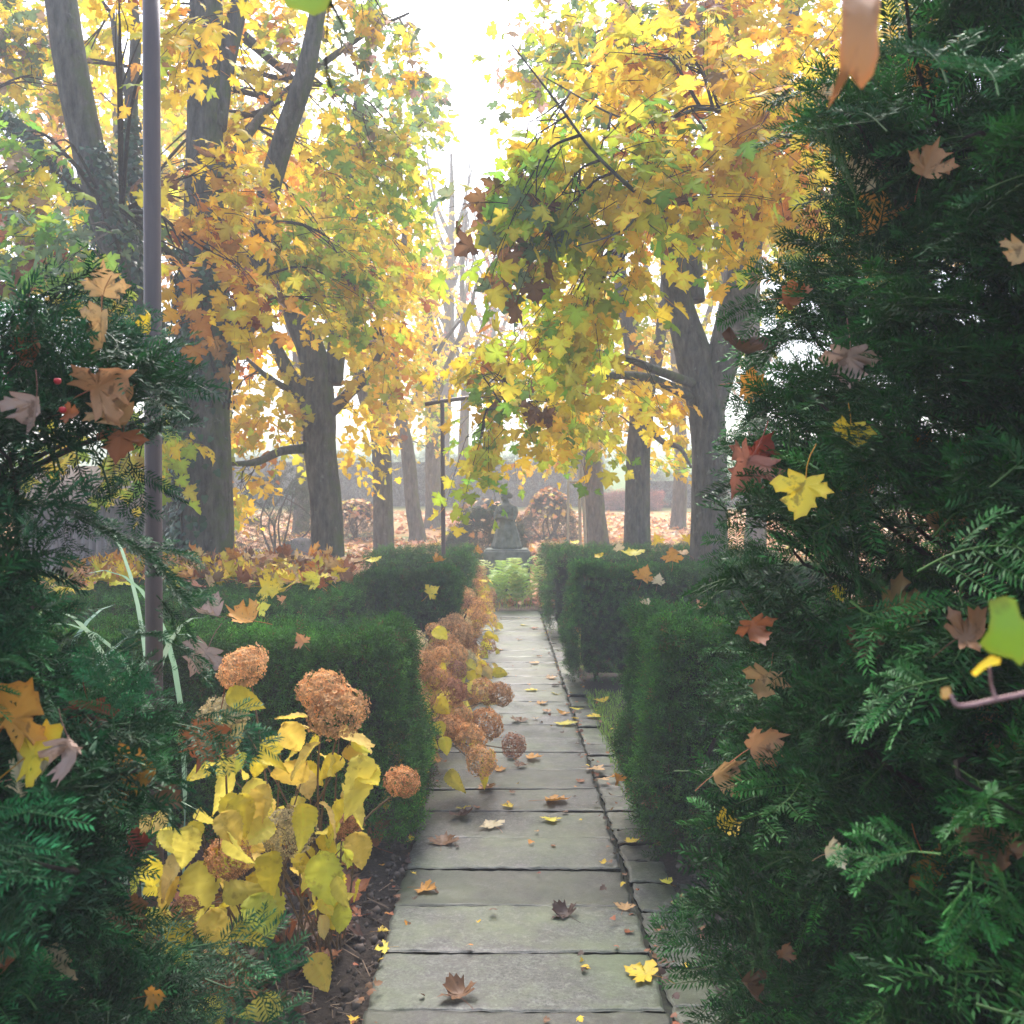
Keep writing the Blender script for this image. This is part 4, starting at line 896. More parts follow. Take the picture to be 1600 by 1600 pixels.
for k_ in range(44):
    a = R.uniform(0, 6.28); L = R.uniform(.3, .85); up = R.uniform(.7, 1.5) ; b = np.array([.02 + R.normal(0, .2), 14.95 + R.normal(0, .12), .0])
    s_ = np.linspace(0, 1, 16); c_ = b + np.stack([math.cos(a) * L * .75 * s_ ** 1.2, math.sin(a) * L * .75 * s_ ** 1.2, up * (1.25 * s_ - .75 * s_ ** 2.2)], 1)
    col = np.array([(.55, .75, .2), (.7, .8, .25), (.42, .62, .18)][k_ % 3]) * R.uniform(.8, 1.2)
    tube(fa, c_[::5], [.004, .002], 10, 3, col=col, cap=False); t = nrm(np.gradient(c_, axis=0)); sd_ = nrm(np.cross(t, [0, 0, 1.]))
    for i in range(2, 16):
        ln = .13 * math.sin(math.pi * (i / 16) ** .8) + .01
        for s2 in (-1, 1):
            d = nrm(sd_[i] * s2 + t[i] * .5 + np.array([0, 0, -.15])); e = t[i] * .012; o = c_[i]
            fa.add([o - e, o + d * ln * .5 - e, o + d * ln, o + d * ln * .5 + e * 1.2, o + e], [[0, 1, 4], [1, 3, 4], [1, 2, 3]], None, col)
adopt(fa.build('fronds', M_green, smooth=False), fr)
def strap_plant(label, base, tips, w0=.018):
    root = empty('strap_leaf_plant', base, label, 'plant', 'strap-leaved plants behind the left wild yew'); ac = Acc()
    for tp in tips:
        c = np.array([(.30, .46, .30), (.40, .55, .38), (.26, .40, .2), (.62, .52, .25)][int(R.choice(4, p=[.4, .3, .2, .1]))]) * R.uniform(.8, 1.15)
        blade_leaf(ac, np.array(base) + R.normal(0, .09, 3) * [1, 1, 0], tp, R.uniform(.04, .25), w0 * R.uniform(.7, 1.3), c)
    adopt(ac.build('leaves', M_green), root)
tp = [P(x, y, Y) for x, y, Y in [(320, 868, 3.4), (318, 905, 3.3), (250, 760, 3.9), (160, 720, 3.6), (130, 800, 3.4), (290, 1060, 3.0), (235, 1010, 3.2), (60, 850, 3.2), (10, 880, 3.0), (-20, 960, 3.0), (0, 1010, 2.9), (200, 980, 3.1), (270, 880, 4.1), (180, 860, 3.9), (100, 900, 3.3), (210, 1060, 3.0), (310, 1160, 3.1), (130, 1020, 3.0), (-60, 900, 3.1), (40, 960, 2.9)]]
strap_plant('silvery green strap-leaved plant left of the pole, its longest blades reaching past it', (-1.42, 3.75, .05), tp[:2] + tp[3:12], .015)
strap_plant('second strap-leaved plant at the far left edge behind the yew', (-1.75, 3.5, .05), tp[7:] + [np.array([-1.9, 3.2, .9]), np.array([-1.5, 3.1, .8]), np.array([-1.3, 3.2, .7])], .013)

# ------------------------------------------------------------------ poles
M_rust = simple('brown_painted_steel', (0.075, 0.050, 0.045), (0.13, 0.085, 0.075), 12, 0.45, 0.15, 0.002, 0.5, 0.2, mapscale=(1, 1, .15))
r = empty('metal_pole', (-1.31, 3.5, 0), 'tall brown metal pole in front of the big mossy trunk', 'pole', 'metal frame poles')
a = Acc(); b_ = P(243, 1120, 3.5); b_[2] = -.05; t_ = P(236, -60, 3.5)
tube(a, [b_, (b_ + t_) / 2, t_], [.0305, .0305, .0305], 12, 28); adopt(a.build('shaft', M_rust), r)
r.location = (b_[0], b_[1], 0)
for c in r.children: c.data.transform(Matrix.Translation((-1.31 - b_[0], 0, 0)))
a = Acc(); 
for z in (.0,): tube(a, [b_ + [0, 0, .05], b_ + [0, 0, .075]], [.055, .05], 3, 24)
adopt(a.build('collar', M_rust), r)
pb = P(694, 850, 12.6); pb[2] = 0; ptp = P(691, 628, 12.6)
r = empty('metal_pole', tuple(pb), 'slim dark metal pole with a crossbar on top, left of the statue', 'pole', 'metal frame poles')
a = Acc(); tube(a, [pb - [0, 0, .05], ptp], [.030, .028], 10, 16); adopt(a.build('shaft', M_rust), r)
a = Acc(); tube(a, [P(664, 632, 12.6), P(690, 627, 12.62), P(760, 618, 12.9), P(860, 606, 13.3)], [.028] * 4, 10, 12); adopt(a.build('crossbar', M_rust), r)

# ------------------------------------------------------------------ statue and plinth
M_stone = simple('weathered_stone', (0.09, 0.10, 0.08), (0.22, 0.23, 0.19), 9, 0.9, 0.6, 0.01)
def remesh(o, vox):
    md = o.modifiers.new('r', 'REMESH'); md.mode = 'VOXEL'; md.voxel_size = vox; md.use_smooth_shade = True
    s_ = o.modifiers.new('s', 'SMOOTH'); s_.iterations = 3; s_.factor = .5
    dg = bpy.context.evaluated_depsgraph_get(); me = bpy.data.meshes.new_from_object(o.evaluated_get(dg)); old = o.data; o.modifiers.clear(); o.data = me
    me.name = old.name
    if not me.materials: me.materials.append(old.materials[0])
def ellipsoid(acc, c, rad, rot=None, n=14):
    th = np.linspace(0, np.pi, n); ph = np.linspace(0, 2 * np.pi, 2 * n, endpoint=False); T_, Pp = np.meshgrid(th, ph, indexing='ij')
    v = np.stack([np.sin(T_) * np.cos(Pp), np.sin(T_) * np.sin(Pp), np.cos(T_)], -1).reshape(-1, 3) * rad
    if rot is not None: v = v @ np.array(Matrix.Rotation(rot[0], 3, rot[1])).T
    m = 2 * n; I, J = np.meshgrid(np.arange(n - 1), np.arange(m), indexing='ij')
    acc.add(v + np.array(c), None, np.stack([I * m + J, (I + 1) * m + J, (I + 1) * m + (J + 1) % m, I * m + (J + 1) % m], -1).reshape(-1, 4))
Ys = 16.4; s0 = P(792, 857, Ys); zt = s0[2]; sx = s0[0]
pl = Acc()
def block(acc, x0, x1, y0, y1, z0, z1, bv=.015):
    n0 = 0; v = []
    for (z, i_) in ((z0, 0), (z1 - bv, 0), (z1, bv)):
        v += [[x0 + i_, y0 + i_, z], [x1 - i_, y0 + i_, z], [x1 - i_, y1 - i_, z], [x0 + i_, y1 - i_, z]]
    q = [[k_ * 4 + j, k_ * 4 + (j + 1) % 4, k_ * 4 + 4 + (j + 1) % 4, k_ * 4 + 4 + j] for k_ in range(2) for j in range(4)] + [[8, 9, 10, 11]]
    acc.add(v, None, q)
block(pl, sx - .39, sx + .39, Ys - .36, Ys + .36, -.1, zt - .03); block(pl, sx - .36, sx + .36, Ys - .33, Ys + .33, zt - .031, zt)
pr = empty('stone_plinth', (sx, Ys, 0), 'mossy square stone plinth under the statue, behind the fern', 'plinth')
adopt(pl.build('block', M_stone, smooth=False), pr)
st = Acc()
def ring_body(acc, prof):
    """prof: (z, cx, cy, rx, ry) loops"""
    n = 28; v = []; a = np.linspace(0, 2 * np.pi, n, endpoint=False)
    for (z, cx_, cy_, rx_, ry_) in prof:
        f = 1 + (.05 * np.sin(9 * a + z * 3) if z < .5 else 0)
        v.append(np.stack([cx_ + rx_ * f * np.cos(a), cy_ + ry_ * f * np.sin(a), np.full(n, z)], 1))
    v = np.vstack(v); m = len(prof); I, J = np.meshgrid(np.arange(m - 1), np.arange(n), indexing='ij')
    q = np.stack([I * n + J, I * n + (J + 1) % n, (I + 1) * n + (J + 1) % n, (I + 1) * n + J], -1).reshape(-1, 4)
    c0, c1 = len(v), len(v) + 1; v = np.vstack([v, [prof[0][1], prof[0][2], prof[0][0]], [prof[-1][1], prof[-1][2], prof[-1][0]]]); J = np.arange(n)
    t = np.vstack([np.stack([np.full(n, c0), (J + 1) % n, J], 1), np.stack([np.full(n, c1), (m - 1) * n + J, (m - 1) * n + (J + 1) % n], 1)])
    acc.add(v, t, q)
ring_body(st, [(0, 0, 0, .26, .22), (.04, 0, 0, .27, .23), (.12, 0, 0, .24, .21), (.25, .0, 0, .21, .19), (.38, .0, 0, .165, .15), (.45, 0, 0, .135, .12), (.50, -.005, 0, .125, .11), (.58, -.01, 0, .14, .115), (.68, -.01, 0, .155, .12), (.74, -.01, 0, .13, .10), (.78, -.015, -.0, .06, .055), (.84, -.025, -.01, .048, .05)])
ellipsoid(st, (-.035, -.02, .90), (.068, .08, .09)); ellipsoid(st, (-.025, .02, .925), (.083, .085, .08)); ellipsoid(st, (.02, .07, .90), (.05, .05, .05))
ellipsoid(st, (-.045, -.10, .885), (.012, .018, .018)); ellipsoid(st, (-.04, -.08, .84), (.03, .02, .02))
for s_ in (-1, 1):
    tube(st, [(s_ * .145, 0, .71), (s_ * .185, -.03, .60), (s_ * .17, -.08, .50)], [.05, .045, .038], 10, 12)
    tube(st, [(s_ * .17, -.08, .50), (s_ * .07, -.16, .53), (-s_ * .05, -.165, .56)], [.038, .033, .026], 10, 12)
    ellipsoid(st, (-s_ * .07, -.165, .565), (.038, .02, .022)); ellipsoid(st, (s_ * .06 - .01, -.10, .635), (.045, .04, .045))
    for f in range(4): tube(st, [(-s_ * .09, -.17, .58 - .011 * f), (-s_ * .125, -.165, .58 - .013 * f)], [.008, .006], 4, 6)
so_ = st.build('stone_statue', M_stone); remesh(so_, .0085)
so_.location = (sx, Ys, zt); so_.rotation_euler = (0, 0, math.radians(-28))
tag(so_, 'weathered grey stone statue of a figure in a long skirt with folded arms', 'statue')

# ------------------------------------------------------------------ background things
def bush(name, label, c, rad, n, colr, litter=None, lsize=.1, group=None, cat='bush', tmpl=None, cut=None, yextra=0):
    gz = float(ground_z(c[0], c[1])); root = empty(name, (c[0], c[1], gz), label, cat, group); ac = Acc()
    u = rnd_dirs(n); u[:, 2] = np.abs(u[:, 2]) * 1.0 - .12; lob = 1 + .12 * np.sin(u[:, 0] * 7 + c[0]) * np.sin(u[:, 2] * 8) + .08 * np.sin(u[:, 1] * 9)
    o = np.array([c[0], c[1], gz + .05]) + u * np.array(rad) * (lob * (1 - R.exponential(.10, n)).clip(.2, 1.05))[:, None]; o[:, 2] = np.maximum(o[:, 2], gz + .02)
    rot = basis(nrm(u + R.normal(0, .5, (n, 3)) + np.array([0, 0, .2])), rnd_dirs(n)); cc = np.array(colr) * R.uniform(.5, 1.4, (n, 1)); T = tmpl or TUFT_FAR; wh = R.integers(0, len(T), n)
    for k_ in range(len(T)): s_ = wh == k_; ac.inst(T[k_], rot[s_], o[s_], R.uniform(1.4, 2.4, s_.sum()) * (1 if T is TUFT_FAR else lsize), cc[s_])
    adopt(ac.build('foliage', M_hedge, smooth=False), root)
    s = Acc()
    for k_ in range(7): tube(s, [(c[0] + R.normal(0, .08), c[1] + R.normal(0, .08), gz - .05), (c[0] + R.normal(0, rad[0] * .3), c[1] + R.normal(0, rad[1] * .3), gz + rad[2] * .4), (c[0] + R.normal(0, rad[0] * .5), c[1] + R.normal(0, rad[1] * .5), gz + rad[2] * .8)], [.03, .02, .006], 10, 5)
    adopt(s.build('branches', M_twig), root)
    if litter:
        k_ = litter; u = rnd_dirs(k_); u[:, 2] = np.abs(u[:, 2]) + .45; u = nrm(u); o = np.array([c[0], c[1], gz + .07]) + u * np.array(rad) * 1.02
        lt = Acc(); rot = basis(nrm(R.normal(size=(k_, 3)) * [1, 1, .3]), nrm(u + R.normal(0, .3, (k_, 3)))); lc = pick({'tan': 3, 'salmon': 3, 'orange': 2, 'yellow': 2, 'cream': 1}, k_)
        lt.inst(LOD[0], rot, o, R.uniform(.08, .15, k_), lc)
        tag(adopt(lt.build('caught_leaves', M_litter, smooth=False), root), kind='stuff')
    return root
c1 = P(758, 800, 20.5); bush('round_bush', 'dark rounded bush with fallen leaves caught on top, behind the statue', (c1[0], c1[1]), (.95, .9, 1.35), 3200, (.03, .075, .035), 60)
c1 = P(858, 800, 27); bush('round_bush', 'round bush capped with pinkish leaves, right of the statue', (c1[0], c1[1]), (.75, .7, 1.35), 1900, (.07, .07, .04), 170)
c1 = P(556, 800, 27); bush('round_bush', 'small brownish bush in the mist between two left trunks', (c1[0], c1[1]), (.75, .7, 1.05), 1300, (.07, .05, .035), 260)
c1 = P(440, 800, 22); bush('conifer_bush', 'loose misty green conifer behind the overturned pot', (c1[0] - .1, c1[1]), (1.1, 1, 2.2), 1700, (.05, .10, .05), 0)
c1 = P(235, 800, 15); bush('conifer_bush', 'greyish bush against the old wooden shed', (c1[0] - .15, c1[1]), (.6, .6, 1.6), 1500, (.05, .08, .045), 0)
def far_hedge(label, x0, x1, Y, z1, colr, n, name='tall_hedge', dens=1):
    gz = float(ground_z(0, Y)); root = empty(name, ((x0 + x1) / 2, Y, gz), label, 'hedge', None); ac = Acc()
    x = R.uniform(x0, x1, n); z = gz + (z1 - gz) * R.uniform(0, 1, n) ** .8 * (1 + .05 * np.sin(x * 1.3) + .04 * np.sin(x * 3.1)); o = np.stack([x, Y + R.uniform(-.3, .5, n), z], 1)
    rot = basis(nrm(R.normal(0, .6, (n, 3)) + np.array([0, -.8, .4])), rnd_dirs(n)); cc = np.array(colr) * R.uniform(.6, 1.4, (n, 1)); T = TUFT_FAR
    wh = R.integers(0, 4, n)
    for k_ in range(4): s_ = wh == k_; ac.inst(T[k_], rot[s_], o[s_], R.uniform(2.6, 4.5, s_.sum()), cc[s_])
    adopt(ac.build('foliage', M_hedge, smooth=False), root); co = Acc(); block(co, x0 + .2, x1 - .2, Y + .1, Y + 1.1, gz - .1, z1 - .3)
    adopt(co.build('shade_filler', M_core, smooth=False), root)  # filler block again, shade in its colour
far_hedge('long tall hedge fading into the mist behind the round bushes', -14.5, 4.4, 44, 3.9, (.20, .26, .25), 7000)  # foliage paled, distant haze painted into its colour
far_hedge('far grey-green hedge in the mist right of the trunks', 5.6, 22, 43, 3.0, (.20, .26, .25), 5000)  # same paled foliage, haze put into the colour
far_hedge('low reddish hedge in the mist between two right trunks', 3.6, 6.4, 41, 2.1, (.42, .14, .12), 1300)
# shed
M_wood = simple('grey_boards', (0.10, 0.085, 0.08), (0.22, 0.19, 0.18), 5, 0.9, 0.4, 0.01, mapscale=(14, 14, .4))
M_thatch = simple('weathered_roof', (0.16, 0.12, 0.09), (0.36, 0.27, 0.18), 20, 0.95, 0.8, 0.03, mapscale=(4, .6, .6))
x0, x1, ysd = P(20, 0, 15)[0], P(212, 0, 15)[0], 15.2
sh_ = empty('garden_shed', ((x0 + x1) / 2, ysd + 1, 0), 'low grey board shed seen through the left wild yew', 'shed')
wa = Acc(); nb = 16
for k_ in range(nb):
    a0 = x0 + (x1 - x0) * k_ / nb; block(wa, a0 + .008, a0 + (x1 - x0) / nb - .008, ysd + .01 * (k_ % 2), ysd + .06, -.05, 1.62, .004)
block(wa, x0, x1, ysd + .07, ysd + 2, -.05, 1.6)
adopt(wa.build('wall', M_wood, smooth=False), sh_)
rf = Acc(); v = [[x0 - .25, ysd - .3, 1.58], [x1 + .25, ysd - .3, 1.58], [x1 + .25, ysd + 1.0, 2.15], [x0 - .25, ysd + 1.0, 2.15], [x1 + .25, ysd + 2.3, 1.58], [x0 - .25, ysd + 2.3, 1.58]]; v += [[p[0], p[1], p[2] + .12] for p in v]
rf.add(v, None, [[6, 7, 8, 9], [9, 8, 10, 11], [1, 0, 3, 2], [2, 3, 5, 4], [0, 1, 7, 6], [4, 5, 11, 10]], ); rf.add([v[i] for i in (1, 2, 8, 7)] + [v[i] for i in (2, 4, 10, 8)] + [v[i] for i in (0, 6, 9, 3)] + [v[i] for i in (3, 9, 11, 5)], None, [[0, 1, 2, 3], [4, 5, 6, 7], [8, 9, 10, 11], [12, 13, 14, 15]])
adopt(rf.build('roof', M_thatch, smooth=False), sh_)
# overturned pot
pc = P(376, 861, 19.5); M_pot = simple('dark_clay', (0.06, 0.065, 0.065), (0.12, 0.125, 0.12), 12, 0.8, 0.3)
M_rim = simple('pale_clay_rim', (0.28, 0.28, 0.27), (0.4, 0.4, 0.38), 12, 0.8, 0.3)
pr_ = empty('overturned_pot', (pc[0], pc[1], float(ground_z(pc[0], pc[1]))), 'dark clay pot lying on its side, open end towards the camera', 'pot')
def lathe(acc, prof, n=28):
    a = np.linspace(0, 2 * np.pi, n, endpoint=False); v = np.vstack([np.stack([r_ * np.cos(a), np.full(n, t), r_ * np.sin(a)], 1) for r_, t in prof]); m = len(prof); I, J = np.meshgrid(np.arange(m - 1), np.arange(n), indexing='ij')
    acc.add(v, None, np.stack([I * n + J, I * n + (J + 1) % n, (I + 1) * n + (J + 1) % n, (I + 1) * n + J], -1).reshape(-1, 4))
rr_ = .215
la = Acc(); lathe(la, [(rr_ * .86, -.20), (rr_ * .8, .0), (rr_ * .66, .24), (.01, .25), (.01, .28), (rr_ * .74, .28), (rr_ * .82, .26), (rr_ * .98, -.02), (rr_ * .98, -.19)])
o1 = la.build('body', M_pot, pr_); lb = Acc(); lathe(lb, [(rr_ * .86, -.201), (rr_ * .87, -.235), (rr_ * 1.06, -.235), (rr_ * 1.08, -.17), (rr_ * .99, -.168)]); o2 = lb.build('rim', M_rim, pr_)
for o_ in (o1, o2): o_.rotation_euler = (0, 0, math.radians(42)); o_.location = (0, 0, rr_ - .01)
# boulder
bc = P(478, 862, 22); bl = Acc(); ellipsoid(bl, (0, 0, 0), (.62, .45, .36), n=22); v = bl.v[0]
bl.v[0] = np.array([p * (1 + .22 * mnoise.noise(Vector(p * 2.2)) + .06 * mnoise.noise(Vector(p * 7))) for p in v])
bo = bl.build('boulder', simple('dark_rock', (.09, .08, .075), (.2, .18, .17), 6, .9, .6, .02)); bo.location = (bc[0], bc[1], float(ground_z(bc[0], bc[1])) + .12)
tag(bo, 'low dark boulder among fallen leaves left of the forked trunk', 'boulder')
# tree stakes
M_stake = simple('pale_stake_wood', (.26, .24, .17), (.42, .38, .28), 6, .85, .2, mapscale=(6, 6, .6))
for lab, xa, xb_, yt in (('pair of pale wooden tree stakes leaning together beside the hazy trunk', (906, 915), None, 668),):
    p = P(908, 838, 19.8); gz = float(ground_z(p[0], p[1])); rt = empty('tree_stake', (p[0], p[1], gz), lab, 'tree stake')
    for x_b, x_t in ((907, 905), (917, 908)):
        a = Acc(); q0 = P(x_b, 838, 19.8); q0[2] = gz - .1; q1 = P(x_t, 690, 19.8); tube(a, [q0, q1], [.035, .032], 8, 10); adopt(a.build('stake', M_stake), rt)
    a = Acc(); tube(a, [P(886, 753, 19.75), P(912, 752, 19.75)], [.03, .03], 4, 8); adopt(a.build('crossrail', M_stake), rt)
p = P(887, 838, 19.7); gz = float(ground_z(p[0], p[1])); a = Acc(); tube(a, [(p[0], p[1], gz - .1), tuple(P(888, 742, 19.7))], [.028, .025], 8, 10)
tag(a.build('tree_stake', M_stake), 'single thin wooden stake left of the paired tree stakes', 'tree stake')

# ------------------------------------------------------------------ leaf carpet, grass, soil debris
def litter(name, m, fx, pal, size, label, lift=.0, flat=.25, T=None, mat=None, zf=None):
    xy = fx(m); m = len(xy); z = (ground_z(xy[:, 0], xy[:, 1]) if zf is None else zf(xy)) + R.uniform(.0, .03, m) + lift
    o = np.c_[xy, z]; a = R.uniform(0, 6.28, m); d = np.stack([np.cos(a), np.sin(a), R.normal(0, flat, m)], 1); nr = nrm(np.array([0, 0, 1.0]) + R.normal(0, flat * 1.5, (m, 3)))
    T = T or LOD; rot = basis(nrm(d), nr); wh = R.integers(0, len(T), m); ac = Acc(); c = pick(pal, m); sc = size * R.uniform(.55, 1.2, m)
    for k_ in range(len(T)): s_ = wh == k_; ac.inst(T[k_], rot[s_], o[s_] , sc[s_], c[s_])
    o = ac.build(name, mat or M_litter, smooth=False); tag(o, label, 'leaves', kind='stuff'); return o
PAL['lit_tan'] = (.90, .56, .32); PAL['lit_orange'] = (.92, .50, .22)  # carpet tones lifted, brighter light and mist put into the colour
CARP = {'lit_tan': 4, 'lit_orange': 4, 'orange': 3, 'gold': 1.2, 'brown': .8, 'cream': 1, 'rust': .9, 'yellow': .6}
def carpet_xy(m):
    y = 14.6 + 25 * R.uniform(0, 1, m) ** 1.25; x = R.uniform(-.72, .62, m) * y
    k_ = ~((np.abs(x) < .8) & (y < 15.6)); k_ &= (np.sin(x * .55 + 1) + np.sin(y * .4 + x * .3) > -1.1) | (R.random(m) < .25)
    return np.c_[x, y][k_]
litter('leaf_carpet', 30000, carpet_xy, CARP, .17, 'carpet of orange and tan fallen leaves beyond the hedges')
litter('leaf_litter', 1500, lambda m: np.c_[R.uniform(-4, -.9, m), R.uniform(9.2, 15, m)], CARP, .14, 'fallen leaves on the beds behind the left hedges', T=LIVE)
litter('leaf_litter', 900, lambda m: np.c_[R.uniform(.8, 4, m), R.uniform(9.4, 15, m)], CARP, .14, 'fallen leaves on the beds between the right hedges', T=LIVE)
litter('leaf_litter', 260, lambda m: np.c_[R.uniform(-1.6, -.62, m), R.uniform(3.0, 5.9, m)], {'brown': 4, 'rust': 2, 'dark': 3, 'tan': 1, 'orange': 1}, .11, 'brown leaf litter under the hydrangeas beside the near slabs', T=HERO, mat=M_dry, flat=.4)
litter('leaf_litter', 420, lambda m: np.c_[R.uniform(-1.2, -.46, m), R.uniform(5.2, 14, m)], {'brown': 4, 'rust': 3, 'tan': 2, 'orange': 2, 'gold': 1}, .11, 'leaf litter under the hydrangea row beside the path', T=LIVE, mat=M_dry, flat=.4)
def heap_xy(m):
    x = R.uniform(-3.6, -1.35, m); y = R.uniform(6.4, 8.9, m); k_ = (R.random(m) < np.clip((y - 6.6) / 1.4, .12, 1)); return np.c_[x, y][k_]
litter('leaf_heap', 620, heap_xy, {'gold': 3, 'orange': 3, 'yellow': 2, 'rust': 2, 'tan': 3, 'brown': 2}, .13, 'heap of orange and gold maple leaves on top of the wide left hedge', T=HERO, mat=M_dry, flat=.35, zf=lambda xy: 1.03 + .10 * np.clip((xy[:, 1] - 7.4), 0, 1) * R.uniform(0, 1, len(xy)))
def bits_xy(m):
    y = 2.6 + 11 * R.uniform(0, 1, m) ** 1.3; e = R.choice([-.47, .49, .66, 0], m, p=[.35, .3, .2, .15]); x = PC(y) + e + R.normal(0, .03, m) + (e == 0) * R.uniform(-.4, .4, m); return np.c_[x, y]
litter('leaf_bits', 420, bits_xy, {'brown': 4, 'rust': 2, 'dark': 2, 'orange': 1, 'gold': 1}, .026, 'scraps of leaf along the joints and edges of the path', T=LOD, lift=.006, flat=.2, zf=lambda xy: np.zeros(len(xy)) - .004)
# soil crumbs
deb = Acc(); m = 5200; y = R.uniform(2.3, 5.0, m); x = np.where(R.random(m) < .7, R.uniform(-1.5, -.46, m), R.uniform(.72, 1.3, m)); s_ = R.exponential(.006, m).clip(.002, .022)
oc = np.array([[1, 0, 0], [0, 1, 0], [-1, 0, 0], [0, -1, 0], [0, 0, 1], [0, 0, -1.]]); ot = np.array([[0, 1, 4], [1, 2, 4], [2, 3, 4], [3, 0, 4], [1, 0, 5], [2, 1, 5], [3, 2, 5], [0, 3, 5]])
deb.inst((oc, np.ones((6, 3)), ot, np.zeros((0, 4), int)), basis(rnd_dirs(m), rnd_dirs(m)), np.c_[x, y, R.uniform(-.012, .012, m)], s_, np.array([.10, .075, .06]) * R.uniform(.4, 1.9, (m, 1)))
m = 500; y = R.uniform(2.4, 5, m); x = R.uniform(-1.4, -.47, m); bx = np.array([[-.05, -1, 0], [.05, -1, 0], [.05, 1, .2], [-.05, 1, .2]])
deb.inst((bx, np.ones((4, 3)), np.zeros((0, 3), int), np.array([[0, 1, 2, 3]])), basis(nrm(R.normal(size=(m, 3)) * [1, 1, .15]), nrm(np.array([0, 0, 1.]) + R.normal(0, .3, (m, 3)))), np.c_[x, y, R.uniform(0, .02, m)], R.uniform(.015, .05, m), np.array([.22, .15, .10]) * R.uniform(.4, 1.5, (m, 1)))
tag(deb.build('soil_crumbs', leaf_mat('crumbly_soil', 0, .9, 0), smooth=False), 'crumbs of soil and bark chips on the beds', 'soil', kind='stuff')
gr = Acc()
def grass(m, fx, hgt):
    xy = fx(m); m = len(xy); o = np.c_[xy, ground_z(xy[:, 0], xy[:, 1]) - .02]; bl_ = np.array([[-.06, 0, 0], [.06, 0, 0], [.035, .6, .08], [0, 1.0, .3], [-.035, .6, .08]])
    d = nrm(np.array([0, 0, 1.]) + R.normal(0, .35, (m, 3))); gr.inst((bl_, np.array([[.6] * 3] * 2 + [[1] * 3] * 3), np.array([[0, 1, 2], [0, 2, 4], [4, 2, 3]]), np.zeros((0, 4), int)), basis(d, rnd_dirs(m)), o, hgt * R.uniform(.5, 1.3, m), np.array([.32, .52, .08]) * R.uniform(.6, 1.4, (m, 1)))
grass(9000, lambda m: np.c_[R.uniform(.62, 1.6, m), R.uniform(5.2, 8.3, m)], .045)
grass(5000, lambda m: np.c_[R.uniform(.6, 2.2, m), R.uniform(9.4, 11.8, m)], .06)
tag(gr.build('grass', M_green, smooth=False), 'short grass between the right hedges', 'grass', kind='stuff')

# ------------------------------------------------------------------ single fallen leaves
CN = {'gold': 'golden yellow', 'yellow': 'bright yellow', 'lemon': 'lemon yellow', 'orange': 'orange', 'rust': 'rust red', 'brown': 'brown', 'dark': 'dark brown', 'tan': 'tan', 'cream': 'cream', 'salmon': 'salmon', 'mauve': 'mauve', 'red': 'dark red', 'green': 'green', 'lime': 'lime green', 'pink': 'pink'}
def one_leaf(label, p, d, n, size, colr, t, grp, name='fallen_leaf', mat=None, zs=1.0):
    root_p = np.asarray(p, float); ac = Acc(); T = HERO[t % len(HERO)]; T = (T[0] * [1, 1, zs],) + T[1:]
    c = np.array(PAL[colr]) * R.uniform(.9, 1.1)
    ac.inst(T, basis(nrm(np.asarray(d, float))[None], nrm(np.asarray(n, float))[None]), np.zeros((1, 3)), np.array([size]), c[None])
    o = ac.build(name, mat or M_dry); o.location = Vector(root_p); tag(o, label, 'leaf', grp); return o
ORD = ['front edge', 'second', 'third', 'fourth', 'fifth', 'sixth', 'seventh', 'eighth', 'ninth', 'tenth', 'eleventh', 'twelfth', 'thirteenth', 'fourteenth', 'fifteenth', 'sixteenth', 'seventeenth', 'eighteenth', 'nineteenth', 'twentieth']
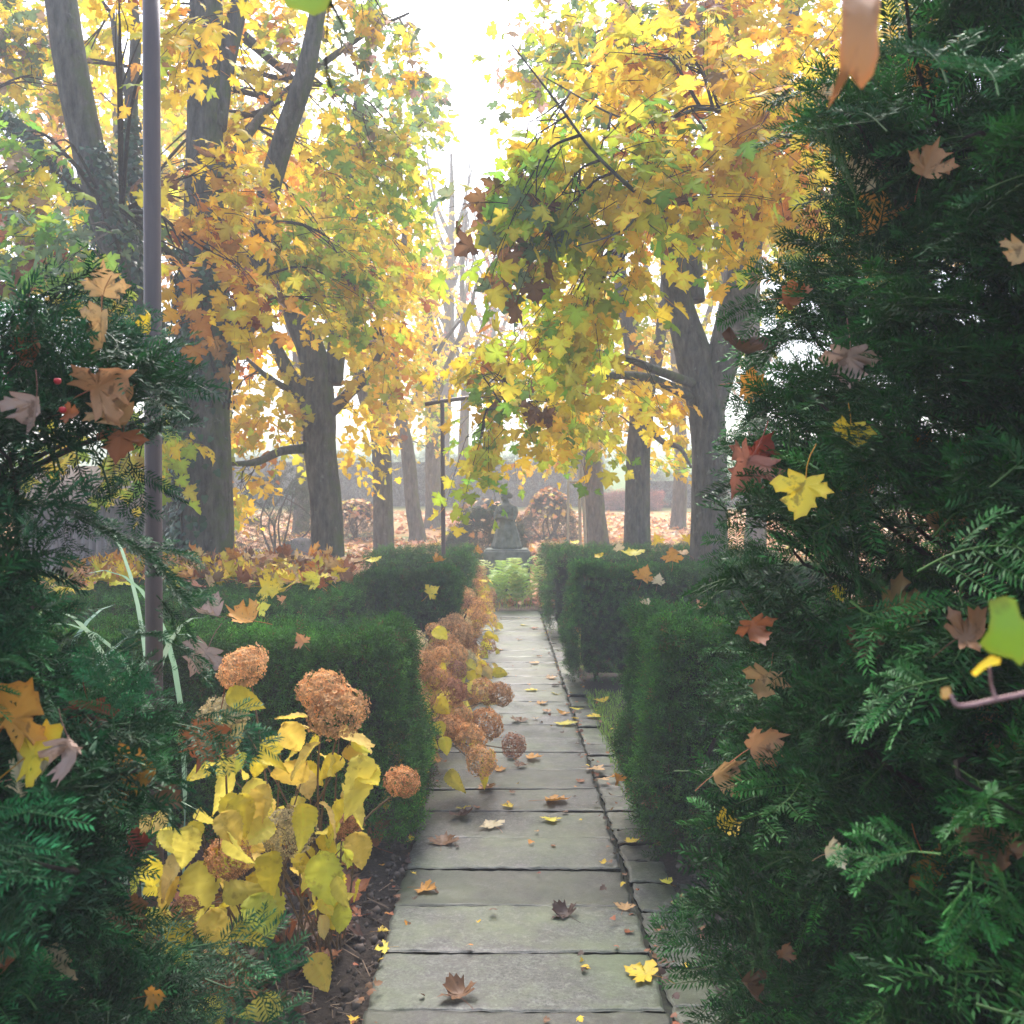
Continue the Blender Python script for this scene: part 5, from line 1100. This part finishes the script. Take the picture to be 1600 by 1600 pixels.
PL = [(1018, 1528, 60, 'gold', 0), (722, 1562, 56, 'brown', 4), (888, 1434, 42, 'dark', 4), (975, 1424, 30, 'tan', 3), (985, 1457, 17, 'rust', 1), (657, 1390, 36, 'orange', 1), (692, 1322, 46, 'brown', 1), (715, 1274, 40, 'dark', 4), (722, 1264, 24, 'yellow', 1),
      (773, 1294, 38, 'cream', 0), (860, 1280, 30, 'yellow', 0), (855, 1253, 46, 'orange', 1), (800, 1262, 22, 'gold', 1), (767, 1232, 32, 'salmon', 3), (925, 1202, 34, 'tan', 0), (905, 1223, 15, 'rust', 1), (880, 1270, 12, 'brown', 1), (867, 1323, 10, 'rust', 1), (825, 1186, 30, 'orange', 1),
      (808, 1199, 24, 'brown', 3), (883, 1134, 32, 'yellow', 0), (878, 1117, 20, 'orange', 3), (857, 1113, 16, 'salmon', 1), (815, 1129, 30, 'brown', 1), (843, 1101, 20, 'orange', 1), (838, 1080, 26, 'yellow', 0), (857, 1061, 20, 'tan', 1), (863, 1071, 14, 'dark', 1), (782, 1057, 18, 'dark', 1),
      (840, 1037, 18, 'tan', 0), (840, 1026, 11, 'salmon', 1), (832, 983, 14, 'rust', 1), (819, 977, 12, 'yellow', 0), (869, 1085, 16, 'yellow', 1), (900, 1108, 20, 'yellow', 0), (903, 1124, 14, 'gold', 1), (837, 1123, 12, 'tan', 1), (757, 985, 12, 'yellow', 0), (755, 1046, 12, 'tan', 0), (792, 1185, 26, 'dark', 3), (775, 1205, 22, 'orange', 1),
      (596, 1353, 10, 'orange', 1), (840, 1366, 8, 'red', 1), (838, 1300, 8, 'tan', 1), (850, 1597, 14, 'brown', 1), (940, 1218, 22, 'tan', 0), (982, 1318, 26, 'gold', 1), (1045, 1383, 22, 'yellow', 3), (967, 1216, 18, 'orange', 3), (605, 1483, 28, 'yellow', 2), (592, 1458, 22, 'gold', 3), (563, 1432, 30, 'rust', 3),
      (942, 1098, 24, 'gold', 3), (936, 1121, 28, 'gold', 0), (960, 1140, 14, 'gold', 1), (780, 1016, 12, 'orange', 1), (812, 1000, 12, 'tan', 1), (798, 1240, 12, 'brown', 1), (745, 1262, 12, 'rust', 1), (1035, 1450, 16, 'brown', 1)]
seen = {}
def where(x, Y):
    pc = PC(Y); i = int(np.searchsorted(SLABS, Y)) - 3
    if x < pc - .48: return 'on the soil left of the slabs, level with slab %s' % (ORD[min(max(i - 1, 0), 19)] if i > 1 else 'number one')
    if x > pc + .68: return 'on the grass between the right hedges'
    if x > pc + .49: return 'on the narrow stone edging, beside slab row %s' % (ORD[min(max(i - 1, 0), 19)] if i > 1 else 'one')
    f = (x - pc) / .48; side = 'left edge' if f < -.6 else 'left half' if f < -.2 else 'middle' if f < .2 else 'right half' if f < .6 else 'right edge'
    return '%s of the %s slab from the front' % (side, ORD[i - 1] if 1 < i <= 20 else 'first' if i <= 1 else 'farthest')
for (x, y, s_, c, t) in PL:
    Y = CAMZ * F / (y - HOR); X = (x - CX) / F * Y; sz = s_ * Y / F * .82
    a = R.uniform(0, 6.28) if not (x == 1018) else math.radians(150); w_ = where(X, Y)
    big = 'large ' if sz > .12 else 'small ' if sz < .06 else ''
    ch = ['flat ', 'curled ', 'drooping ', 'folded ', 'shrivelled ', 'flat '][t % 6]
    lab = big + ch + CN[c] + ' leaf, ' + w_
    if lab in seen: seen[lab] += 1; lab = big + ch + CN[c] + ' leaf, the %s, ' % ('farther of two' if seen[lab] == 2 else 'farthest') + w_
    seen[lab] = seen.get(lab, 0) + 1
    low = HERO[t][0]; lift = .006 + max(0, -low[:34 * 4, 2].min()) * sz * .9
    zs = .42 if t != 4 else .55; lift = .003 - HERO[t][0][:, 2].min() * sz * .7 * zs
    one_leaf(lab, (X, Y, float(ground_z(X, Y)) + max(lift, .006)), (math.cos(a), math.sin(a), 0), (R.normal(0, .1), R.normal(0, .1), 1), sz, c, t, 'maple leaves fallen on and beside the path', zs=zs)
# leaves caught on hedges
HL = [(1003, 897, 8.32, 26, 'orange', 5, 'orange leaf stuck to the face of the second right hedge'), (1027, 906, 8.32, 18, 'cream', 5, 'small cream leaf stuck to the face of the second right hedge'), (1050, 868, 8.36, 26, 'orange', 0, 'orange leaf with a long stalk at the top edge of the second right hedge'),
      (1070, 866, 8.9, 22, 'tan', 0, 'tan leaf lying on top of the second right hedge'), (990, 867, 8.7, 30, 'yellow', 0, 'bright yellow leaf lying on top of the second right hedge'), (938, 870, 8.8, 14, 'gold', 0, 'small golden leaf on top of the second right hedge near its end'),
      (968, 855, 11.75, 14, 'cream', 5, 'cream leaf at the front edge of the third right hedge'), (1028, 842, 12, 18, 'gold', 3, 'golden leaf beside the lichen-spotted trunk on the third right hedge'), (900, 849, 12.2, 14, 'yellow', 0, 'yellow leaf on top of the third right hedge'), (1075, 842, 11.8, 18, 'gold', 3, 'golden leaf against the stout forked trunk on the hedge'),
      (670, 922, 8.2, 22, 'gold', 5, 'golden leaf stuck to the face of the stemmy left hedge'), (505, 912, 6.25, 14, 'rust', 3, 'small rust leaf on the right end of the wide left hedge'), (680, 878, 8.7, 18, 'orange', 3, 'curled orange leaf on top of the stemmy left hedge'), (585, 877, 8.6, 20, 'yellow', 0, 'yellow leaf on top of the stemmy left hedge'),
      (325, 994, 4.28, 56, 'mauve', 5, 'big mauve-brown maple leaf on the front edge of the nearest left hedge'), (340, 962, 4.7, 40, 'mauve', 3, 'folded mauve leaf on top of the nearest left hedge'), (395, 968, 4.7, 46, 'orange', 1, 'curled orange leaf on top of the nearest left hedge'), (475, 998, 4.3, 22, 'salmon', 3, 'small salmon leaf stuck in the face of the nearest left hedge'),
      (440, 936, 5.1, 14, 'salmon', 3, 'tiny salmon leaf at the back edge of the nearest left hedge'), (405, 948, 6.2, 22, 'yellow', 2, 'hanging yellow leaf on the face of the wide left hedge'), (1012, 945, 4.8, 14, 'cream', 3, 'tiny cream leaf on top of the nearest right hedge'), (1094, 950, 4.6, 16, 'salmon', 3, 'small salmon leaf on top of the nearest right hedge near the yew'),
      (745, 858, 14, 14, 'orange', 3, 'upright orange leaf at the end of the farthest left hedge'), (967, 1215, 4.4, 18, 'orange', 3, 'orange leaf caught low on the end of the nearest right hedge')]
for (x, y, Y, s_, c, t, lab) in HL:
    top = 'top' in lab and 'edge of' not in lab
    n_ = (R.normal(0, .2), R.normal(0, .2) - .3, 1) if top else (R.normal(0, .2), -1, .35 + R.normal(0, .15))
    one_leaf(lab, P(x, y + s_ * .3 * (0 if top else 1), Y - .04), (R.normal(), .5, .1) if top else (R.normal(0, .5), -.2, -1 if 'mauve-brown' in lab else .9), n_, s_ * Y / F * .95, c, t, 'maple leaves caught on the hedges')
# leaves caught in the wild yews: px, py, size, colour, shape, tip direction angle (deg, 0 = up in the picture), facing tilt, label
YLV = [(1355, 275, 58, 'cream', 1, 200, 'cream leaf with curled lobes high on the right yew'), (1450, 255, 56, 'salmon', 3, 20, 'salmon leaf standing on edge high in the right yew'), (1382, 352, 70, 'orange', 3, 230, 'orange-brown folded leaf hanging in the upper right yew'),
  (1452, 112, 62, 'orange', 5, 170, 'bright orange leaf behind needles near the top of the right yew'), (1290, 160, 42, 'tan', 1, 90, 'tan leaf behind the top left sprays of the right yew'), (1160, 735, 80, 'pink', 3, 210, 'big pinkish red folded leaf at the left edge of the right yew'), (1185, 700, 55, 'red', 3, 30, 'dark red leaf just above the pinkish one on the right yew'),
  (1255, 772, 74, 'gold', 0, 190, 'golden orange leaf at mid height in the right yew'), (1345, 748, 66, 'tan', 4, 150, 'crumpled tan leaf beside the dark hollow of the right yew'), (1425, 700, 62, 'orange', 3, 40, 'orange leaf behind needles above the dark hollow of the right yew'), (1325, 680, 50, 'gold', 4, 190, 'dull golden leaf deep in the right yew at mid height'),
  (1490, 718, 74, 'rust', 0, 180, 'large rust leaf above the dark hollow of the right yew'), (1410, 950, 74, 'tan', 3, 90, 'long curled tan leaf under the dark hollow of the right yew'), (1518, 990, 62, 'brown', 4, 60, 'ragged brown leaf left of the green vine leaf'), (1585, 1150, 100, 'tan', 0, 215, 'large light tan leaf with sharp lobes at the right edge'),
  (1492, 1290, 96, 'salmon', 1, 330, 'large salmon leaf low in the right yew'), (1455, 1370, 84, 'orange', 5, 160, 'orange-brown leaf under bright sprays low in the right yew'), (1555, 1330, 80, 'brown', 3, 200, 'folded brown leaf at the lower right edge of the right yew'), (1190, 1160, 60, 'salmon', 1, 60, 'pale salmon leaf low on the left side of the right yew'),
  (1130, 1203, 52, 'tan', 3, 60, 'curled tan leaf where the right yew meets the nearest hedge'), (1300, 1332, 36, 'cream', 3, 80, 'small cream leaf low in the middle of the right yew'), (1135, 1292, 38, 'gold', 1, 100, 'small golden leaf at the lower left of the right yew'), (1195, 1068, 52, 'tan', 4, 200, 'crumpled tan leaf on the left part of the right yew'),
  (1180, 985, 46, 'rust', 4, 160, 'rust leaf just right of the nearest right hedge top'), (1160, 548, 58, 'dark', 4, 180, 'dark brown shrivelled leaf at the upper left edge of the right yew'), (1175, 600, 44, 'orange', 1, 90, 'orange leaf under the dark shrivelled one on the right yew'), (1350, 1010, 50, 'brown', 4, 60, 'brown leaf below the curled tan one in the right yew'),
  (1168, 1545, 44, 'brown', 3, 150, 'brown leaf at the bottom left of the right yew'), (1226, 1487, 26, 'brown', 1, 20, 'tiny brown leaf near the bottom of the right yew'), (1312, 925, 22, 'yellow', 1, 60, 'tiny yellow leaf left of the dark hollow in the right yew'), (1325, 570, 66, 'mauve', 4, 180, 'mauve crumpled leaf in the upper part of the right yew'),
  (1592, 395, 46, 'tan', 1, 200, 'tan leaf at the right edge high in the right yew'), (1240, 470, 44, 'rust', 4, 100, 'rust leaf bits on the upper left slope of the right yew'), (1465, 822, 52, 'tan', 4, 120, 'dim tan leaf inside the dark hollow of the right yew'),
  (158, 508, 64, 'tan', 0, 190, 'tan leaf with pointed lobes near the top of the left yew'), (160, 445, 46, 'tan', 3, 0, 'narrow tan leaf standing upright on top of the left yew'), (55, 552, 58, 'rust', 4, 60, 'crumpled rust leaf near the top left edge of the left yew'), (163, 600, 72, 'salmon', 3, 60, 'folded salmon leaf in the upper left yew'),
  (185, 645, 62, 'tan', 1, 140, 'tan leaf just below the folded salmon one in the left yew'), (54, 638, 50, 'mauve', 3, 190, 'mauve drooping leaf at the left of the left yew'), (188, 690, 52, 'rust', 5, 180, 'rust leaf under the upper bough of the left yew'), (110, 648, 24, 'rust', 1, 90, 'tiny rust leaf beside the mauve one in the left yew'),
  (25, 1112, 84, 'orange', 1, 30, 'large orange leaf at the left edge of the left yew'), (62, 1170, 84, 'gold', 0, 60, 'large golden orange leaf below the one at the left edge'), (112, 1172, 56, 'mauve', 4, 160, 'pale mauve curled leaf in the lower left yew'), (208, 1218, 74, 'orange', 1, 80, 'curled orange leaf in the middle of the lower left yew'),
  (140, 1115, 56, 'red', 5, 180, 'dark red leaf behind needles in the left yew'), (328, 1150, 66, 'rust', 3, 200, 'rust orange leaf where the left yew meets the hydrangea'), (45, 1218, 60, 'cream', 4, 90, 'pale crumpled cream leaf at the left edge of the left yew'), (86, 1492, 66, 'cream', 0, 30, 'pale yellowish leaf with a dark stalk near the bottom left'),
  (10, 1512, 40, 'rust', 1, 60, 'rust leaf at the bottom left edge'), (212, 1422, 56, 'brown', 3, 150, 'brown leaf between the left yew and the low hydrangea'), (215, 1320, 34, 'red', 4, 90, 'small dark red leaf in the lower left yew'), (240, 1556, 26, 'orange', 1, 90, 'small orange leaf low in the left yew'), (262, 1245, 40, 'brown', 5, 120, 'brown leaf behind the curled orange one in the left yew'), (235, 1010 - 500, 30, 'gold', 1, 20, 'small golden leaf right of the tan pointed one in the left yew')]
for (x, y, s_, c, t, ang, lab) in YLV:
    Y = float((YR if x > 800 else YLf)(np.array(float(x)), np.array(float(y)))) - (.0 if 'hollow' not in lab else -.3)
    Y += .14 * math.sin(x / 61 + y / 83) + .10 * math.sin(y / 37 - x / 53) + (.06 if 'behind' in lab or 'deep' in lab or 'under' in lab else -.02)
    a = math.radians(ang); d = np.array([math.sin(a), R.normal(0, .3), math.cos(a)]); n_ = np.array([R.normal(0, .55), -1, .5 + R.normal(0, .45)])
    p = P(x, y, Y) - nrm(d) * .35 * s_ * Y / F
    one_leaf(lab, p, d, n_, s_ * Y / F * (.96 if x > 800 else 1.1), c, t, 'maple leaves caught in the wild yews')

# ------------------------------------------------------------------ close things at the frame edges
vr = empty('vine', tuple(P(1640, 1070, .6)), 'pinkish vine stem with a bright green leaf close at the right edge', 'vine')
a = Acc(); tube(a, pt([(1680, 1050, .6), (1620, 1078, .6), (1560, 1092, .6), (1500, 1103, .6), (1485, 1085, .6)]), [.0017, .0017, .0016, .0015, .001], 20, 8); tube(a, pt([(1556, 1092, .6), (1549, 1070, .6), (1546, 1042, .59)]), [.0013, .001, .0008], 10, 6)
adopt(a.build('stem', simple('pink_stem', (.32, .16, .15), (.45, .26, .22), 60, .5, .1, .001)), vr)
def edge_leaf(name, outline, Y, colr, bow=.006, mat=None):
    p = np.array([P(x, y, Y) for x, y in outline]); c = p.mean(0); n = len(p); rings = [.35, .7, 1.0]; v = [c[None]] + [c + (p - c) * r_ for r_ in rings]
    v = np.vstack(v); d = np.linalg.norm(v - c, axis=1); v[:, 1] += bow * (d / d.max()) ** 2 * (1 + .4 * np.sin(v[:, 2] * 300)); t = [[0, 1 + i, 1 + (i + 1) % n] for i in range(n)]
    q = [[1 + k_ * n + i, 1 + (k_ + 1) * n + i, 1 + (k_ + 1) * n + (i + 1) % n, 1 + k_ * n + (i + 1) % n] for k_ in range(2) for i in range(n)]
    ac = Acc(); cc = np.tile(np.array(colr), (len(v), 1)); cc[-n:] *= [1.2, .95, .8]; ac.add(v, t, q, cc); return ac.build(name, mat or M_fresh)
adopt(edge_leaf('leaf', [(1550, 940), (1575, 932), (1592, 938), (1598, 965), (1620, 985), (1635, 1010), (1610, 1030), (1598, 1042), (1585, 1030), (1565, 1026), (1548, 1020), (1536, 1008), (1546, 985), (1552, 965)], .585, (.24, .38, .03), .006, M_dry), vr)
adopt(edge_leaf('leaf', [(1520, 1052), (1532, 1036), (1550, 1024), (1566, 1030), (1563, 1038), (1548, 1040), (1535, 1048), (1526, 1058)], .59, (.72, .56, .05), .002), vr)
adopt(edge_leaf('leaf', [(1471, 1076), (1485, 1073), (1487, 1088), (1478, 1093), (1471, 1090)], .6, (.6, .36, .12), .001, M_dry), vr)
ol = edge_leaf('hanging_leaf', [(1332, -50), (1322, 0), (1318, 40), (1313, 75), (1316, 105), (1309, 150), (1322, 130), (1331, 112), (1342, 122), (1356, 128), (1368, 112), (1377, 80), (1374, 40), (1382, 5), (1390, -40), (1360, -60)], .62, (.46, .22, .09), .03, M_dry)
tag(ol, 'blurred orange-brown leaf hanging close to the camera at the top right', 'leaf')
tg = empty('overhanging_twig', tuple(P(510, -30, .75)), 'dark twig with blurred green leaves hanging in at the top edge', 'twig')
a = Acc(); tube(a, pt([(505, -40, .75), (515, 0, .75), (528, 25, .75), (542, 55, .76)]), [.0016, .0018, .0014, .0006], 14, 6); tube(a, pt([(514, 5, .75), (510, 60, .74), (510, 110, .74), (518, 138, .74)]), [.0010, .0009, .0009, .0013], 14, 6)
adopt(a.build('stem', M_twig), tg)
adopt(edge_leaf('leaf', [(430, -60), (470, -70), (515, -50), (520, -15), (508, 12), (490, 22), (470, 16), (445, 8), (436, -20)], .72, (.16, .25, .04)), tg)

# ------------------------------------------------------------------ haze
hb = Acc(); X0, X1, Y0, Y1, Z0, Z1 = -77, 77, -6, 142, -1.2, 24
v = [[X0, Y0, Z0], [X1, Y0, Z0], [X1, Y1, Z0], [X0, Y1, Z0], [X0, Y0, Z1], [X1, Y0, Z1], [X1, Y1, Z1], [X0, Y1, Z1]]
hb.add(v, None, [[3, 2, 1, 0], [4, 5, 6, 7], [0, 1, 5, 4], [1, 2, 6, 5], [2, 3, 7, 6], [3, 0, 4, 7]])
m = bpy.data.materials.new('morning_haze'); m.use_nodes = True; n = m.node_tree; n.nodes.remove(n.nodes['Principled BSDF'])
pv = n.nodes.new('ShaderNodeVolumePrincipled'); pv.inputs['Color'].default_value = (.97, .98, 1.0, 1); pv.inputs['Density'].default_value = 0.0078; pv.inputs['Anisotropy'].default_value = 0.0
n.links.new(pv.outputs[0], n.nodes['Material Output'].inputs['Volume'])
tag(hb.build('haze', m, smooth=False), 'pale morning mist filling the garden', 'haze', kind='stuff')
